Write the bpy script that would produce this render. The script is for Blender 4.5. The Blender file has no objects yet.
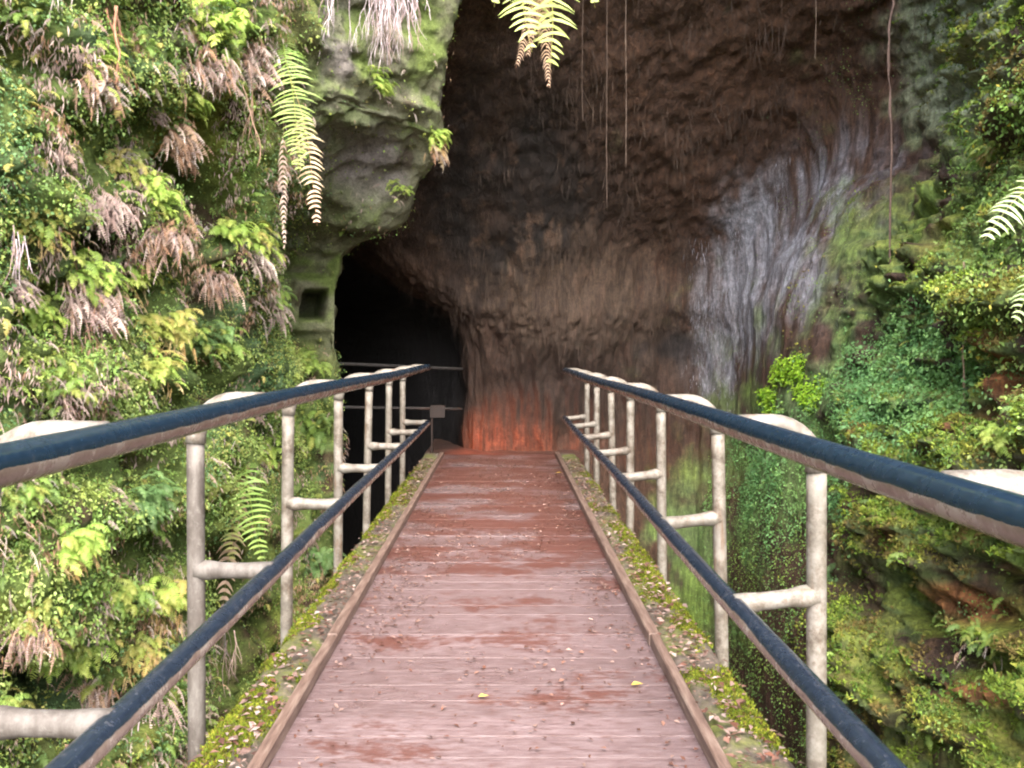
import bpy, math, random
import numpy as np
from mathutils import Vector
from mathutils.bvhtree import BVHTree

R = np.random.default_rng(11)
random.seed(5)
sc = bpy.context.scene
COL = sc.collection
F, CX, CY, H = 850.0, 503.0, 351.0, 1.25      # focal length in pixels, vanishing point of the bridge, eye height

# ------------------------------------------------------------------ helpers
def pt(px, py, Y):
    return np.array([(px - CX) * Y / F, Y, H - (py - CY) * Y / F])

def nrm(v):
    return v / np.maximum(np.linalg.norm(v, axis=-1, keepdims=True), 1e-9)

def _h(i, j, k, s):
    n = (i * 73856093) ^ (j * 19349663) ^ (k * 83492791) ^ (s * 2654435)
    n = (n ^ (n >> 13)) & 0x7fffffff
    n = (n * 1274126177) & 0x7fffffff
    n = n ^ (n >> 16)
    return (n & 0xffff) / 32767.5 - 1.0

def vnoise(p, seed=0):
    p = np.asarray(p, float)
    i = np.floor(p).astype(np.int64); f = p - i
    f = f * f * f * (f * (f * 6 - 15) + 10)
    out = 0
    for dx in (0, 1):
        wx = f[..., 0] if dx else 1 - f[..., 0]
        for dy in (0, 1):
            wy = f[..., 1] if dy else 1 - f[..., 1]
            for dz in (0, 1):
                wz = f[..., 2] if dz else 1 - f[..., 2]
                out = out + wx * wy * wz * _h(i[..., 0] + dx, i[..., 1] + dy, i[..., 2] + dz, seed)
    return out

def fbm(p, octv=4, seed=0, gain=0.5):
    a, s, t = 1.0, 0, 0
    p = np.asarray(p, float)
    for o in range(octv):
        s = s + a * vnoise(p * (2.03 ** o) + o * 7.3, seed + o); t += a; a *= gain
    return s / t

def sstep(a, b, x):
    t = np.clip((x - a) / (b - a), 0, 1)
    return t * t * (3 - 2 * t)

def blob(px, py, cx, cy, rx, ry):
    return np.exp(-(((px - cx) / rx) ** 2 + ((py - cy) / ry) ** 2))

def mixc(c, col, w):
    return c * (1 - w[..., None]) + np.array(col) * w[..., None]

def make_mesh(name, V, faces, mat, parent=None, tint=None, smooth=False):
    """faces: array (n,3) or (n,4) or a list of lists"""
    me = bpy.data.meshes.new(name)
    V = np.asarray(V, np.float32)
    if isinstance(faces, np.ndarray):
        n, k = faces.shape
        me.vertices.add(len(V)); me.vertices.foreach_set('co', V.ravel())
        me.loops.add(n * k); me.loops.foreach_set('vertex_index', faces.astype(np.int32).ravel())
        me.polygons.add(n)
        me.polygons.foreach_set('loop_start', np.arange(0, n * k, k, dtype=np.int32))
        me.update(calc_edges=True)
    else:
        me.from_pydata([tuple(v) for v in V], [], faces)
    if smooth:
        me.polygons.foreach_set('use_smooth', np.ones(len(me.polygons), bool))
    if tint is not None:
        a = me.attributes.new('tint', 'FLOAT_COLOR', 'POINT')
        c = np.ones((len(V), 4), np.float32); c[:, :3] = tint
        a.data.foreach_set('color', c.ravel())
    me.materials.append(mat)
    me.validate()
    o = bpy.data.objects.new(name, me); COL.objects.link(o)
    if parent is not None:
        o.parent = parent
    return o

def tag(o, label=None, cat=None, group=None, kind=None):
    if label: o['label'] = label
    if cat: o['category'] = cat
    if group: o['group'] = group
    if kind: o['kind'] = kind
    return o

def empty(name, loc):
    o = bpy.data.objects.new(name, None); COL.objects.link(o)
    o.location = loc; o.empty_display_size = 0.1
    return o

class MB:
    def __init__(s): s.v, s.f, s.c, s.n = [], [], [], 0
    def add(s, V, Fc, col=None):
        V = np.asarray(V, float)
        s.v.append(V); s.f += [[i + s.n for i in f] for f in Fc]
        s.c.append(np.tile(np.array(col if col is not None else (1, 1, 1)), (len(V), 1)) if col is None or np.ndim(col) == 1 else np.asarray(col))
        s.n += len(V)
    def box(s, x0, x1, y0, y1, z0, z1, bev=0.0, col=None):
        if bev <= 0:
            V = [(x, y, z) for x in (x0, x1) for y in (y0, y1) for z in (z0, z1)]
            s.add(V, [[0, 1, 3, 2], [4, 6, 7, 5], [0, 4, 5, 1], [2, 3, 7, 6], [0, 2, 6, 4], [1, 5, 7, 3]], col)
            return
        b = bev   # chamfered top edges
        lo = [(x0, y0, z0), (x1, y0, z0), (x1, y1, z0), (x0, y1, z0)]
        mi = [(x0, y0, z1 - b), (x1, y0, z1 - b), (x1, y1, z1 - b), (x0, y1, z1 - b)]
        hi = [(x0 + b, y0 + b, z1), (x1 - b, y0 + b, z1), (x1 - b, y1 - b, z1), (x0 + b, y1 - b, z1)]
        Fc = [[3, 2, 1, 0], [8, 9, 10, 11]]
        for k in range(4):
            q = (k + 1) % 4
            Fc += [[k, q, 4 + q, 4 + k], [4 + k, 4 + q, 8 + q, 8 + k]]
        s.add(lo + mi + hi, Fc, col)
    def tube(s, pts, rad, n=8, col=None, cap=True):
        P = np.asarray(pts, float); m = len(P)
        rad = np.broadcast_to(np.asarray(rad, float), (m,))
        T = np.gradient(P, axis=0); T = nrm(T)
        ref = np.array([0.0, 0, 1.0]) if abs(T[0, 2]) < 0.9 else np.array([1.0, 0, 0])
        V = []
        u = nrm(np.cross(T[0], ref))
        a = np.arange(n) * 2 * math.pi / n
        for k in range(m):
            u = nrm(u - T[k] * np.dot(u, T[k])); w = np.cross(T[k], u)
            V.append(P[k] + rad[k] * (np.cos(a)[:, None] * u + np.sin(a)[:, None] * w))
        V = np.concatenate(V)
        Fc = []
        for k in range(m - 1):
            for q in range(n):
                r = (q + 1) % n
                Fc.append([k * n + q, k * n + r, (k + 1) * n + r, (k + 1) * n + q])
        if cap:
            Fc.append(list(range(n))[::-1]); Fc.append([(m - 1) * n + q for q in range(n)])
        if col is not None and np.ndim(col) == 2:
            col = np.repeat(np.asarray(col), n, axis=0)
        s.add(V, Fc, col)
    def build(s, name, mat, parent=None, smooth=False, tint=False):
        V = np.concatenate(s.v)
        return make_mesh(name, V, s.f, mat, parent, np.concatenate(s.c) if tint else None, smooth)

# ------------------------------------------------------------------ materials
class NT:
    def __init__(s, name):
        s.m = bpy.data.materials.new(name); s.m.use_nodes = True
        s.t = s.m.node_tree; s.N = s.t.nodes; s.L = s.t.links
        s.b = s.N['Principled BSDF']
    def n(s, typ, **kw):
        o = s.N.new(typ)
        for k, v in kw.items():
            if k.startswith('i_'): o.inputs[k[2:].replace('_', ' ')].default_value = v
            else: setattr(o, k, v)
        return o
    def l(s, a, b): s.L.new(a, b)
    def noise(s, scale, detail=4, rough=0.6, vec=None):
        o = s.n('ShaderNodeTexNoise', i_Scale=scale, i_Detail=detail, i_Roughness=rough)
        s.l(vec if vec is not None else s.pos(), o.inputs['Vector']); return o.outputs['Fac']
    def pos(s):
        if not hasattr(s, '_p'): s._p = s.n('ShaderNodeNewGeometry')
        return s._p.outputs['Position']
    def mapped(s, sx, sy, sz):
        o = s.n('ShaderNodeMapping'); o.inputs['Scale'].default_value = (sx, sy, sz)
        s.l(s.pos(), o.inputs['Vector']); return o.outputs['Vector']
    def ramp(s, fac, stops):
        o = s.n('ShaderNodeValToRGB'); e = o.color_ramp.elements
        while len(e) < len(stops): e.new(0.5)
        for x, (p, c) in zip(e, stops):
            x.position = p; x.color = (*c, 1) if len(c) == 3 else c
        s.l(fac, o.inputs['Fac']); return o.outputs['Color']
    def mix(s, fac, a, b, mode='MIX'):
        o = s.n('ShaderNodeMix', data_type='RGBA', blend_type=mode)
        for v, k in ((fac, 0), (a, 6), (b, 7)):
            if isinstance(v, (int, float)): o.inputs[k].default_value = v
            elif isinstance(v, tuple): o.inputs[k].default_value = (*v, 1)
            else: s.l(v, o.inputs[k])
        return o.outputs[2]
    def math(s, op, a, b=0.0):
        o = s.n('ShaderNodeMath', operation=op)
        for v, k in ((a, 0), (b, 1)):
            if isinstance(v, (int, float)): o.inputs[k].default_value = v
            else: s.l(v, o.inputs[k])
        return o.outputs[0]
    def bump(s, h, strength=0.5, dist=0.02, prev=None):
        o = s.n('ShaderNodeBump', i_Strength=strength, i_Distance=dist)
        s.l(h, o.inputs['Height'])
        if prev is not None: s.l(prev, o.inputs['Normal'])
        s.l(o.outputs['Normal'], s.b.inputs['Normal']); return o.outputs['Normal']
    def attr(s, name='tint'):
        o = s.n('ShaderNodeAttribute', attribute_name=name); return o.outputs['Color']
    def color(s, c):
        if isinstance(c, tuple): s.b.inputs['Base Color'].default_value = (*c, 1)
        else: s.l(c, s.b.inputs['Base Color'])
    def set(s, k, v):
        if isinstance(v, (int, float)): s.b.inputs[k].default_value = v
        else: s.l(v, s.b.inputs[k])

def rock_material(name, drip, rough=0.75, spec=0.35):
    t = NT(name)
    f1 = t.noise(14, 8, 0.72); f2 = t.noise(55, 5, 0.7)
    fd = t.noise(9, 6, 0.65, t.mapped(3.2, 3.2, 0.5))
    g = t.ramp(f1, [(0.25, (0.42, 0.42, 0.42)), (0.55, (1, 1, 1)), (0.78, (1.5, 1.5, 1.5))])
    g2 = t.ramp(f2, [(0.3, (0.6, 0.6, 0.6)), (0.7, (1.35, 1.35, 1.35))])
    c = t.mix(1.0, t.attr(), g, 'MULTIPLY')
    c = t.mix(0.8, c, g2, 'MULTIPLY')
    if drip:
        gd = t.ramp(fd, [(0.32, (0.45, 0.43, 0.42)), (0.52, (1, 1, 1)), (0.72, (1.75, 1.7, 1.7))])
        c = t.mix(0.85, c, gd, 'MULTIPLY')
    t.color(c); t.set('Roughness', rough); t.set('Specular IOR Level', spec)
    b = t.bump(f1, 0.28 if drip else 0.8, 0.04)
    b = t.bump(f2, 0.6, 0.015, b)
    if drip: t.bump(fd, 0.7, 0.05, b)
    return t.m

M = {}
M['left_rock'] = rock_material('mossy_rock', False, 0.85, 0.2)
M['cave_rock'] = rock_material('cave_rock', True, 0.75, 0.4)

def leaf_material(name, rough=0.5, trans=0.3):
    t = NT(name)
    c = t.attr()
    t.color(c); t.set('Roughness', rough); t.set('Specular IOR Level', 0.3)
    tr = t.n('ShaderNodeBsdfTranslucent')
    c2 = t.mix(1.0, c, (1.2, 1.25, 0.8), 'MULTIPLY'); t.l(c2, tr.inputs['Color'])
    mx = t.n('ShaderNodeMixShader'); mx.inputs[0].default_value = trans
    t.l(t.b.outputs[0], mx.inputs[1]); t.l(tr.outputs[0], mx.inputs[2])
    t.l(mx.outputs[0], t.N['Material Output'].inputs['Surface'])
    return t.m
M['leaf'] = leaf_material('leaf')
M['dead'] = leaf_material('dead_leaf', 0.8, 0.15)

t = NT('root_fibre'); t.color(t.mix(1.0, t.attr(), t.ramp(t.noise(40), [(0.3, (.6, .6, .6)), (0.7, (1.2, 1.2, 1.2))]), 'MULTIPLY')); t.set('Roughness', 0.8); M['root'] = t.m

# worn cream paint of the posts
t = NT('cream_painted_pipe')
f = t.noise(15, 8, 0.75); f2 = t.noise(38, 6, 0.75); f3 = t.noise(4.0, 4, 0.6)
c = t.ramp(f, [(0.38, (0.055, 0.043, 0.032)), (0.48, (0.118, 0.104, 0.085)), (0.60, (0.190, 0.178, 0.158))])
c = t.mix(t.ramp(f2, [(0.54, (0, 0, 0)), (0.66, (0.8, 0.8, 0.8))]), c, (0.085, 0.062, 0.045))
c = t.mix(t.ramp(f3, [(0.46, (0, 0, 0)), (0.62, (0.6, 0.6, 0.6))]), c, (0.12, 0.115, 0.10))
fr = t.noise(7, 6, 0.7, t.mapped(4, 4, 0.35))
c = t.mix(t.ramp(fr, [(0.56, (0, 0, 0)), (0.68, (0.75, 0.75, 0.75))]), c, (0.10, 0.052, 0.026))
t.color(c); t.set('Roughness', 0.6); t.bump(f2, 0.45, 0.004); M['post'] = t.m
# bare weathered pipe of the nearest left posts
t = NT('bare_weathered_pipe')
f = t.noise(12, 8, 0.75, t.mapped(1, 1, .35)); f2 = t.noise(42, 6, 0.75)
c = t.ramp(f, [(0.36, (0.038, 0.032, 0.027)), (0.5, (0.075, 0.065, 0.057)), (0.64, (0.125, 0.115, 0.105))])
c = t.mix(t.ramp(f2, [(0.55, (0, 0, 0)), (0.68, (0.7, 0.7, 0.7))]), c, (0.16, 0.15, 0.135))
t.color(c); t.set('Roughness', 0.7); t.bump(f2, 0.4, 0.004); M['bare'] = t.m
def rail_mat(name, edge, navy):
    t = NT(name)
    g = t.n('ShaderNodeNewGeometry'); sx = t.n('ShaderNodeSeparateXYZ'); t.l(g.outputs['Normal'], sx.inputs[0])
    f = t.noise(11, 6, 0.7); f2 = t.noise(60, 4, 0.7); f3 = t.noise(2.2, 4, 0.6)
    e = t.math('ADD', sx.outputs['Z'], t.math('MULTIPLY', t.math('SUBTRACT', f, 0.5), 0.45))
    e = t.math('ADD', e, t.math('MULTIPLY', t.math('SUBTRACT', f3, 0.5), 1.0 if 'worn' in name else 0.5))
    m = t.ramp(e, [(0.0, (0, 0, 0)), (0.08, (1, 1, 1))])
    m.node.color_ramp.elements[0].position = edge; m.node.color_ramp.elements[1].position = edge + 0.10
    bare = t.ramp(f, [(0.3, (0.09, 0.062, 0.05)), (0.5, (0.17, 0.13, 0.11)), (0.66, (0.28, 0.25, 0.22))])
    dark = t.ramp(f2, [(0.35, navy), (0.58, tuple(v * 1.5 for v in navy)), (0.80, (0.03, 0.033, 0.04) if 'worn' not in name else (0.075, 0.075, 0.08))])
    t.color(t.mix(m, bare, dark)); t.set('Roughness', t.ramp(f, [(0.3, (.16,) * 3), (0.7, (.34,) * 3)])); t.bump(f2, 0.15, 0.003)
    return t.m
M['top_rail'] = rail_mat('dark_blue_painted_pipe', -0.22 + 0.0, (0.005, 0.0125, 0.0225))
M['low_rail'] = rail_mat('worn_dark_pipe', 0.28, (0.009, 0.014, 0.023))

# deck boards
t = NT('wet_red_boards')
sx = t.n('ShaderNodeSeparateXYZ'); t.l(t.pos(), sx.inputs[0])
row = t.math('FLOOR', t.math('DIVIDE', t.math('ADD', sx.outputs['Y'], 2.5), 0.142))
wn = t.n('ShaderNodeTexWhiteNoise', noise_dimensions='1D'); t.l(row, wn.inputs['W'])
gr = t.noise(5, 8, 0.72, t.mapped(1.8, 13, 1)); big = t.noise(1.5, 6, 0.62, t.mapped(0.9, 1.7, 1)); fine = t.noise(60, 6, 0.75); med = t.noise(16, 6, 0.7, t.mapped(1, 2.2, 1))
c = t.ramp(gr, [(0.26, (0.060, 0.037, 0.036)), (0.47, (0.120, 0.083, 0.084)), (0.70, (0.195, 0.155, 0.160))])
c = t.mix(0.6, c, t.ramp(wn.outputs['Value'], [(0, (0.78, 0.75, 0.74)), (1, (1.15, 1.15, 1.16))]), 'MULTIPLY')
sy = t.n('ShaderNodeMapRange'); sy.inputs[1].default_value = 2.2; sy.inputs[2].default_value = 6.0
t.l(sx.outputs['Y'], sy.inputs[0])
pat = t.math('ADD', t.math('ADD', t.math('MULTIPLY', big, 0.65), t.math('MULTIPLY', med, 0.35)), t.math('MULTIPLY', sy.outputs[0], 0.13))
c = t.mix(t.ramp(pat, [(0.572, (0, 0, 0)), (0.63, (0.92, 0.92, 0.92))]), c, (0.072, 0.023, 0.015))
c = t.mix(t.ramp(med, [(0.50, (0, 0, 0)), (0.66, (0.6, 0.6, 0.6))]), c, (0.085, 0.050, 0.046))
c = t.mix(t.ramp(fine, [(0.58, (0, 0, 0)), (0.70, (0.6, 0.6, 0.6))]), c, (0.075, 0.045, 0.04))
t.color(c); t.set('Roughness', t.ramp(big, [(0.38, (.26,) * 3), (0.62, (.55,) * 3)])); t.set('Specular IOR Level', 0.45)
b = t.bump(gr, 0.5, 0.006); t.bump(fine, 0.5, 0.004, b); M['deck'] = t.m

t = NT('weathered_toe_board')
gr = t.noise(6, 6, 0.65, t.mapped(10, 1.0, 10)); f = t.noise(3, 4)
c = t.ramp(gr, [(0.3, (0.052, 0.030, 0.023)), (0.5, (0.12, 0.078, 0.062)), (0.7, (0.20, 0.15, 0.122))])
t.color(c); t.set('Roughness', 0.6); t.bump(gr, 0.4, 0.006); M['toe'] = t.m

t = NT('mossy_beam')
gr = t.noise(7, 8, 0.72); f = t.noise(3.2, 6, 0.68); ff = t.noise(38, 6, 0.75)
c = t.ramp(gr, [(0.3, (0.032, 0.024, 0.019)), (0.5, (0.068, 0.056, 0.043)), (0.7, (0.12, 0.10, 0.082))])
c = t.mix(t.ramp(ff, [(0.5, (0, 0, 0)), (0.66, (0.7, 0.7, 0.7))]), c, (0.15, 0.10, 0.085))
c = t.mix(t.ramp(f, [(0.46, (0, 0, 0)), (0.60, (0.8, 0.8, 0.8))]), c, t.ramp(ff, [(0.35, (0.05, 0.065, 0.010)), (0.65, (0.13, 0.15, 0.02))]))
t.color(c); t.set('Roughness', 0.85); b = t.bump(gr, 0.7, 0.012); t.bump(ff, 0.7, 0.006, b); M['beam'] = t.m

t = NT('moss_tuft')
c = t.mix(1.0, t.attr(), t.ramp(t.noise(30), [(0.3, (.55, .55, .55)), (0.7, (1.3, 1.3, 1.3))]), 'MULTIPLY')
t.color(c); t.set('Roughness', 0.95); t.set('Specular IOR Level', 0.1); M['moss'] = t.m

t = NT('wet_soil')
c = t.ramp(t.noise(3, 6, 0.7), [(0.3, (0.025, 0.022, 0.015)), (0.55, (0.06, 0.06, 0.03)), (0.75, (0.07, 0.10, 0.03))])
t.color(c); t.set('Roughness', 0.9); t.bump(t.noise(12, 6), 0.8, 0.06); M['soil'] = t.m

t = NT('red_cinder_floor')
c = t.ramp(t.noise(9, 6, 0.7), [(0.3, (0.02, 0.010, 0.007)), (0.55, (0.05, 0.022, 0.015)), (0.75, (0.08, 0.04, 0.026))])
t.color(c); t.set('Roughness', 0.8); t.bump(t.noise(25, 6), 0.6, 0.02); M['floor'] = t.m

t = NT('forest_soil')
c = t.ramp(t.noise(2, 6, 0.7), [(0.3, (0.03, 0.05, 0.015)), (0.6, (0.06, 0.10, 0.03))])
t.color(c); t.set('Roughness', 0.95); M['hill'] = t.m

# ------------------------------------------------------------------ rock surfaces
def crom(n, samples):
    """Catmull-Rom weights from n control values to the given parameters (0..n-1)"""
    W = np.zeros((len(samples), n))
    for r, u in enumerate(samples):
        i = min(int(math.floor(u)), n - 2); t_ = u - i
        w = [(-t_ + 2 * t_ ** 2 - t_ ** 3) / 2, (2 - 5 * t_ ** 2 + 3 * t_ ** 3) / 2,
             (t_ + 4 * t_ ** 2 - 3 * t_ ** 3) / 2, (-t_ ** 2 + t_ ** 3) / 2]
        for k in range(4):
            W[r, min(max(i - 1 + k, 0), n - 1)] += w[k]
    return W

def samples(counts):
    s = []
    for i, c in enumerate(counts):
        s += [i + k / c for k in range(c)]
    return s + [len(counts)]

class Surf:
    """dense grid through a net of control points P[row][col] = (x, y, z)"""
    def __init__(s, P, rc, cc, inside):
        P = np.array(P, float)
        Wr, Wc = crom(P.shape[0], samples(rc)), crom(P.shape[1], samples(cc))
        s.B = np.einsum('ar,rck,bc->abk', Wr, P, Wc)
        s.inside = inside; s.V = s.B.copy(); s.normals()
    def normals(s):
        du = np.gradient(s.V, axis=1); dv = np.gradient(s.V, axis=0)
        n = nrm(np.cross(du, dv))
        if np.mean(np.sum(n * (np.array(s.inside) - s.V), -1)) < 0: n = -n; s.flip = True
        else: s.flip = False
        s.N = n; s.area = np.linalg.norm(np.cross(du, dv), axis=-1)
    def proj(s):
        Y = np.maximum(s.V[..., 1], 0.4)
        return CX + F * s.V[..., 0] / Y, CY + F * (H - s.V[..., 2]) / Y
    def displace(s, d):
        s.V = s.V + s.N * d[..., None]; s.normals()
    def mesh(s, name, mat, tint):
        a, b = s.V.shape[:2]
        I = np.arange(a * b).reshape(a, b)
        q = np.stack([I[:-1, :-1], I[:-1, 1:], I[1:, 1:], I[1:, :-1]], -1).reshape(-1, 4)
        if s.flip: q = q[:, ::-1]
        s.faces = q
        o = make_mesh(name, s.V.reshape(-1, 3), q, mat, None, tint.reshape(-1, 3), True)
        s.bvh = BVHTree.FromPolygons([tuple(v) for v in s.V.reshape(-1, 3)], q.tolist())
        return o
    def hit(s, px, py):
        d = Vector(((px - CX) / F, 1.0, -(py - CY) / F)).normalized()
        loc, n, i, dist = s.bvh.ray_cast(Vector((0, 0, H)), d)
        if loc is None: return None, None
        n = np.array(n)
        if np.dot(n, np.array(d)) > 0: n = -n
        return np.array(loc), n
    def scatter(s, n, w, rng=R, jit=0.5):
        p = (s.area * w).ravel(); p = np.maximum(p, 0); p = p / p.sum()
        i = rng.choice(len(p), n, p=p)
        P = s.V.reshape(-1, 3)[i].copy(); Nn = s.N.reshape(-1, 3)[i]
        P += nrm(rng.normal(size=P.shape)) * np.sqrt(s.area.ravel()[i])[:, None] * jit
        return P, Nn, i

# --- left rock face: columns run from behind the camera to the edge of the cave mouth and on into the tunnel
zs = [-4.5, -2.0, -0.6, 0.6, 1.5, 2.1, 2.3, 2.45, 2.6, 2.8, 3.2, 3.6, 4.4, 5.2, 6.6]
def col_const(x, y, top=0.0):
    return [(x + top * max(0, z - 2) / 4, y, z) for z in zs]
def interp_col(keys):
    k = np.array(keys); return [(np.interp(z, k[:, 0], k[:, 1]), np.interp(z, k[:, 0], k[:, 2]), z) for z in zs]
cols = [
    col_const(-5.5, -4), col_const(-4.0, -1), col_const(-3.2, 1.0),
    col_const(-2.75, 2.5), col_const(-2.5, 3.8),
    interp_col([(-4, -2.5, 5.0), (0, -2.35, 5.0), (2.3, -2.3, 5.0), (3.6, -2.1, 5.0), (6, -2.0, 4.8)]),
    interp_col([(-4, -2.4, 6.4), (0, -2.15, 6.4), (2.3, -2.05, 6.4), (3.2, -1.8, 6.2), (6, -1.6, 5.8)]),
    interp_col([(-4, -2.3, 8.0), (-.5, -2.15, 8.6), (0.2, -2.3, 8.85), (2.4, -2.2, 8.85), (2.8, -1.6, 7.9), (3.2, -1.2, 7.3), (4.4, -1.0, 6.9), (6.6, -0.8, 6.6)]),
    interp_col([(-4, -2.2, 9.2), (0, -1.78, 9.2), (2.1, -1.74, 9.2), (2.28, -1.66, 9.1), (2.41, -1.38, 8.9), (2.59, -1.04, 8.7), (2.76, -0.82, 8.5), (3.19, -0.52, 8.2), (3.6, -0.53, 8.0), (4.0, -0.50, 7.8), (4.4, -0.28, 7.6), (5.2, 0.1, 7.3), (6.6, 0.2, 7.1)]),
    interp_col([(-4, -2.6, 10.4), (0, -2.4, 10.4), (2.2, -2.3, 10.4), (2.8, -1.9, 9.9), (3.2, -1.3, 9.4), (4.4, -1.0, 8.8), (5.2, -0.6, 8.2), (6.6, -0.3, 8.0)]),
    interp_col([(-4, -4.2, 12.0), (2.2, -4.0, 12.0), (3.2, -3.0, 11.5), (6, -2.5, 10.5)]),
    interp_col([(-4, -5.8, 17.0), (6, -5.6, 17.0)]),
]
PL = [[cols[c][r] for c in range(len(cols))] for r in range(len(zs))]
left = Surf(PL, [20, 28, 34, 30, 20, 8, 6, 8, 10, 18, 20, 34, 26, 16], [8, 14, 26, 40, 40, 44, 44, 46, 30, 12, 8], (0.0, 4.0, 1.0))
px, py = left.proj()
B = left.V
bare = sstep(0, 1, blob(px, py, 385, 120, 85, 190) * 1.6 + 0.25 * fbm(B * 1.3, 4, 3) + blob(px, py, 325, 290, 36, 60) * 1.1 + blob(px, py, 450, 90, 60, 130) * 1.2 - 0.15)
bare = np.where(px > 520, 0.6, bare)
big = fbm(B * 0.9, 3, 1) * 0.22
bil = (0.42 - np.abs(fbm(B * np.array([1.9, 1.9, 2.2]), 3, 9))) * 0.62 * (1 - 0.8 * bare)
led = fbm(B * np.array([0.9, 0.9, 3.4]), 4, 21) * 0.20 * (0.5 + bare)
fine = fbm(B * 7, 4, 31, 0.6) * 0.085
pock = np.maximum.reduce([blob(px, py, 25, 690, 50, 24), blob(px, py, 75, 236, 22, 28), blob(px, py, 112, 118, 20, 26), blob(px, py, 195, 200, 26, 50), blob(px, py, 28, 300, 24, 26) * .8, blob(px, py, 205, 300, 16, 34), blob(px, py, 92, 455, 40, 20) * .8, blob(px, py, 225, 640, 26, 90), blob(px, py, 60, 130, 20, 14) * .7])
dep = big + bil + led + fine - 0.1 - 0.5 * pock
dep = dep * sstep(13, 10.5, B[..., 1]) 
# the square niche in the rock by the tunnel mouth
nich = sstep(12, 9, np.abs(px - 314 + (py - 305) * 0.15)) * sstep(16, 13, np.abs(py - 305))
fram = sstep(26, 21, np.abs(px - 314)) * sstep(30, 24, np.abs(py - 305))
dep = dep * (1 - 0.8 * fram)
ue = np.abs(np.linspace(0, 1, B.shape[1])[None, :] * (sum([8, 14, 26, 40, 40, 44, 44, 46, 30, 12, 8])) - sum([8, 14, 26, 40, 40, 44, 44, 46]))
dep = dep * (1 - 0.62 * np.exp(-(ue / 22.0) ** 2)) - 0.04 * np.exp(-(ue / 22.0) ** 2)
hol = blob(px, py, 22, 690, 52, 24) * .95 + blob(px, py, 80, 238, 20, 24) * .45 + blob(px, py, 228, 655, 22, 80) * .5 + blob(px, py, 200, 205, 22, 34) * .4
left.V += nich[..., None] * np.array([-0.22, 0.62, 0.03]) + np.clip(hol, 0, 1)[..., None] * np.array([-.30, .85, .05])
left.displace(dep); dep_left = dep + 0.04; POCK = pock
V = left.V
n1 = fbm(V * 1.1, 4, 41); n2 = fbm(V * 3.2, 4, 45); n3 = fbm(V * 9, 3, 49); up = left.N[..., 2]
c = np.zeros(V.shape) + np.array([0.09, 0.13, 0.035])
c = mixc(c, (0.18, 0.21, 0.04), sstep(0.0, 0.5, n1 + 0.3 * n2))           # yellow moss
c = mixc(c, (0.08, 0.14, 0.065), sstep(0.05, 0.5, -n1 + 0.4 * n2))       # blue-green moss
c = mixc(c, (0.06, 0.042, 0.025), sstep(0.1, 0.45, n2 + 0.2 * n3))         # soil showing
rockc = np.zeros(V.shape) + np.array([0.18, 0.185, 0.12])
rockc = mixc(rockc, (0.14, 0.19, 0.055), sstep(-0.15, 0.35, n2 + 0.3 * up))
rockc = mixc(rockc, (0.19, 0.17, 0.165), sstep(0.0, 0.4, fbm(V * 1.6, 4, 77)) * 0.9)
rockc = mixc(rockc, (0.075, 0.06, 0.04), sstep(0.2, 0.55, -n2 + 0.3 * n3))
rockc = mixc(rockc, (0.22, 0.20, 0.21), blob(px, py, 368, 165, 34, 40) * 0.8)
c = c * (1 - bare[..., None]) + rockc * bare[..., None]
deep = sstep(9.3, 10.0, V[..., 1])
c = mixc(c, (0.014, 0.012, 0.011), deep)  # tunnel shade painted near black into the left rock colour
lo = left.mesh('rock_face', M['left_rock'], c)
tag(lo, 'steep fern and moss covered rock face on the left of the footbridge', 'rock face', None, 'structure')
LEFT_BARE = bare

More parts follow.
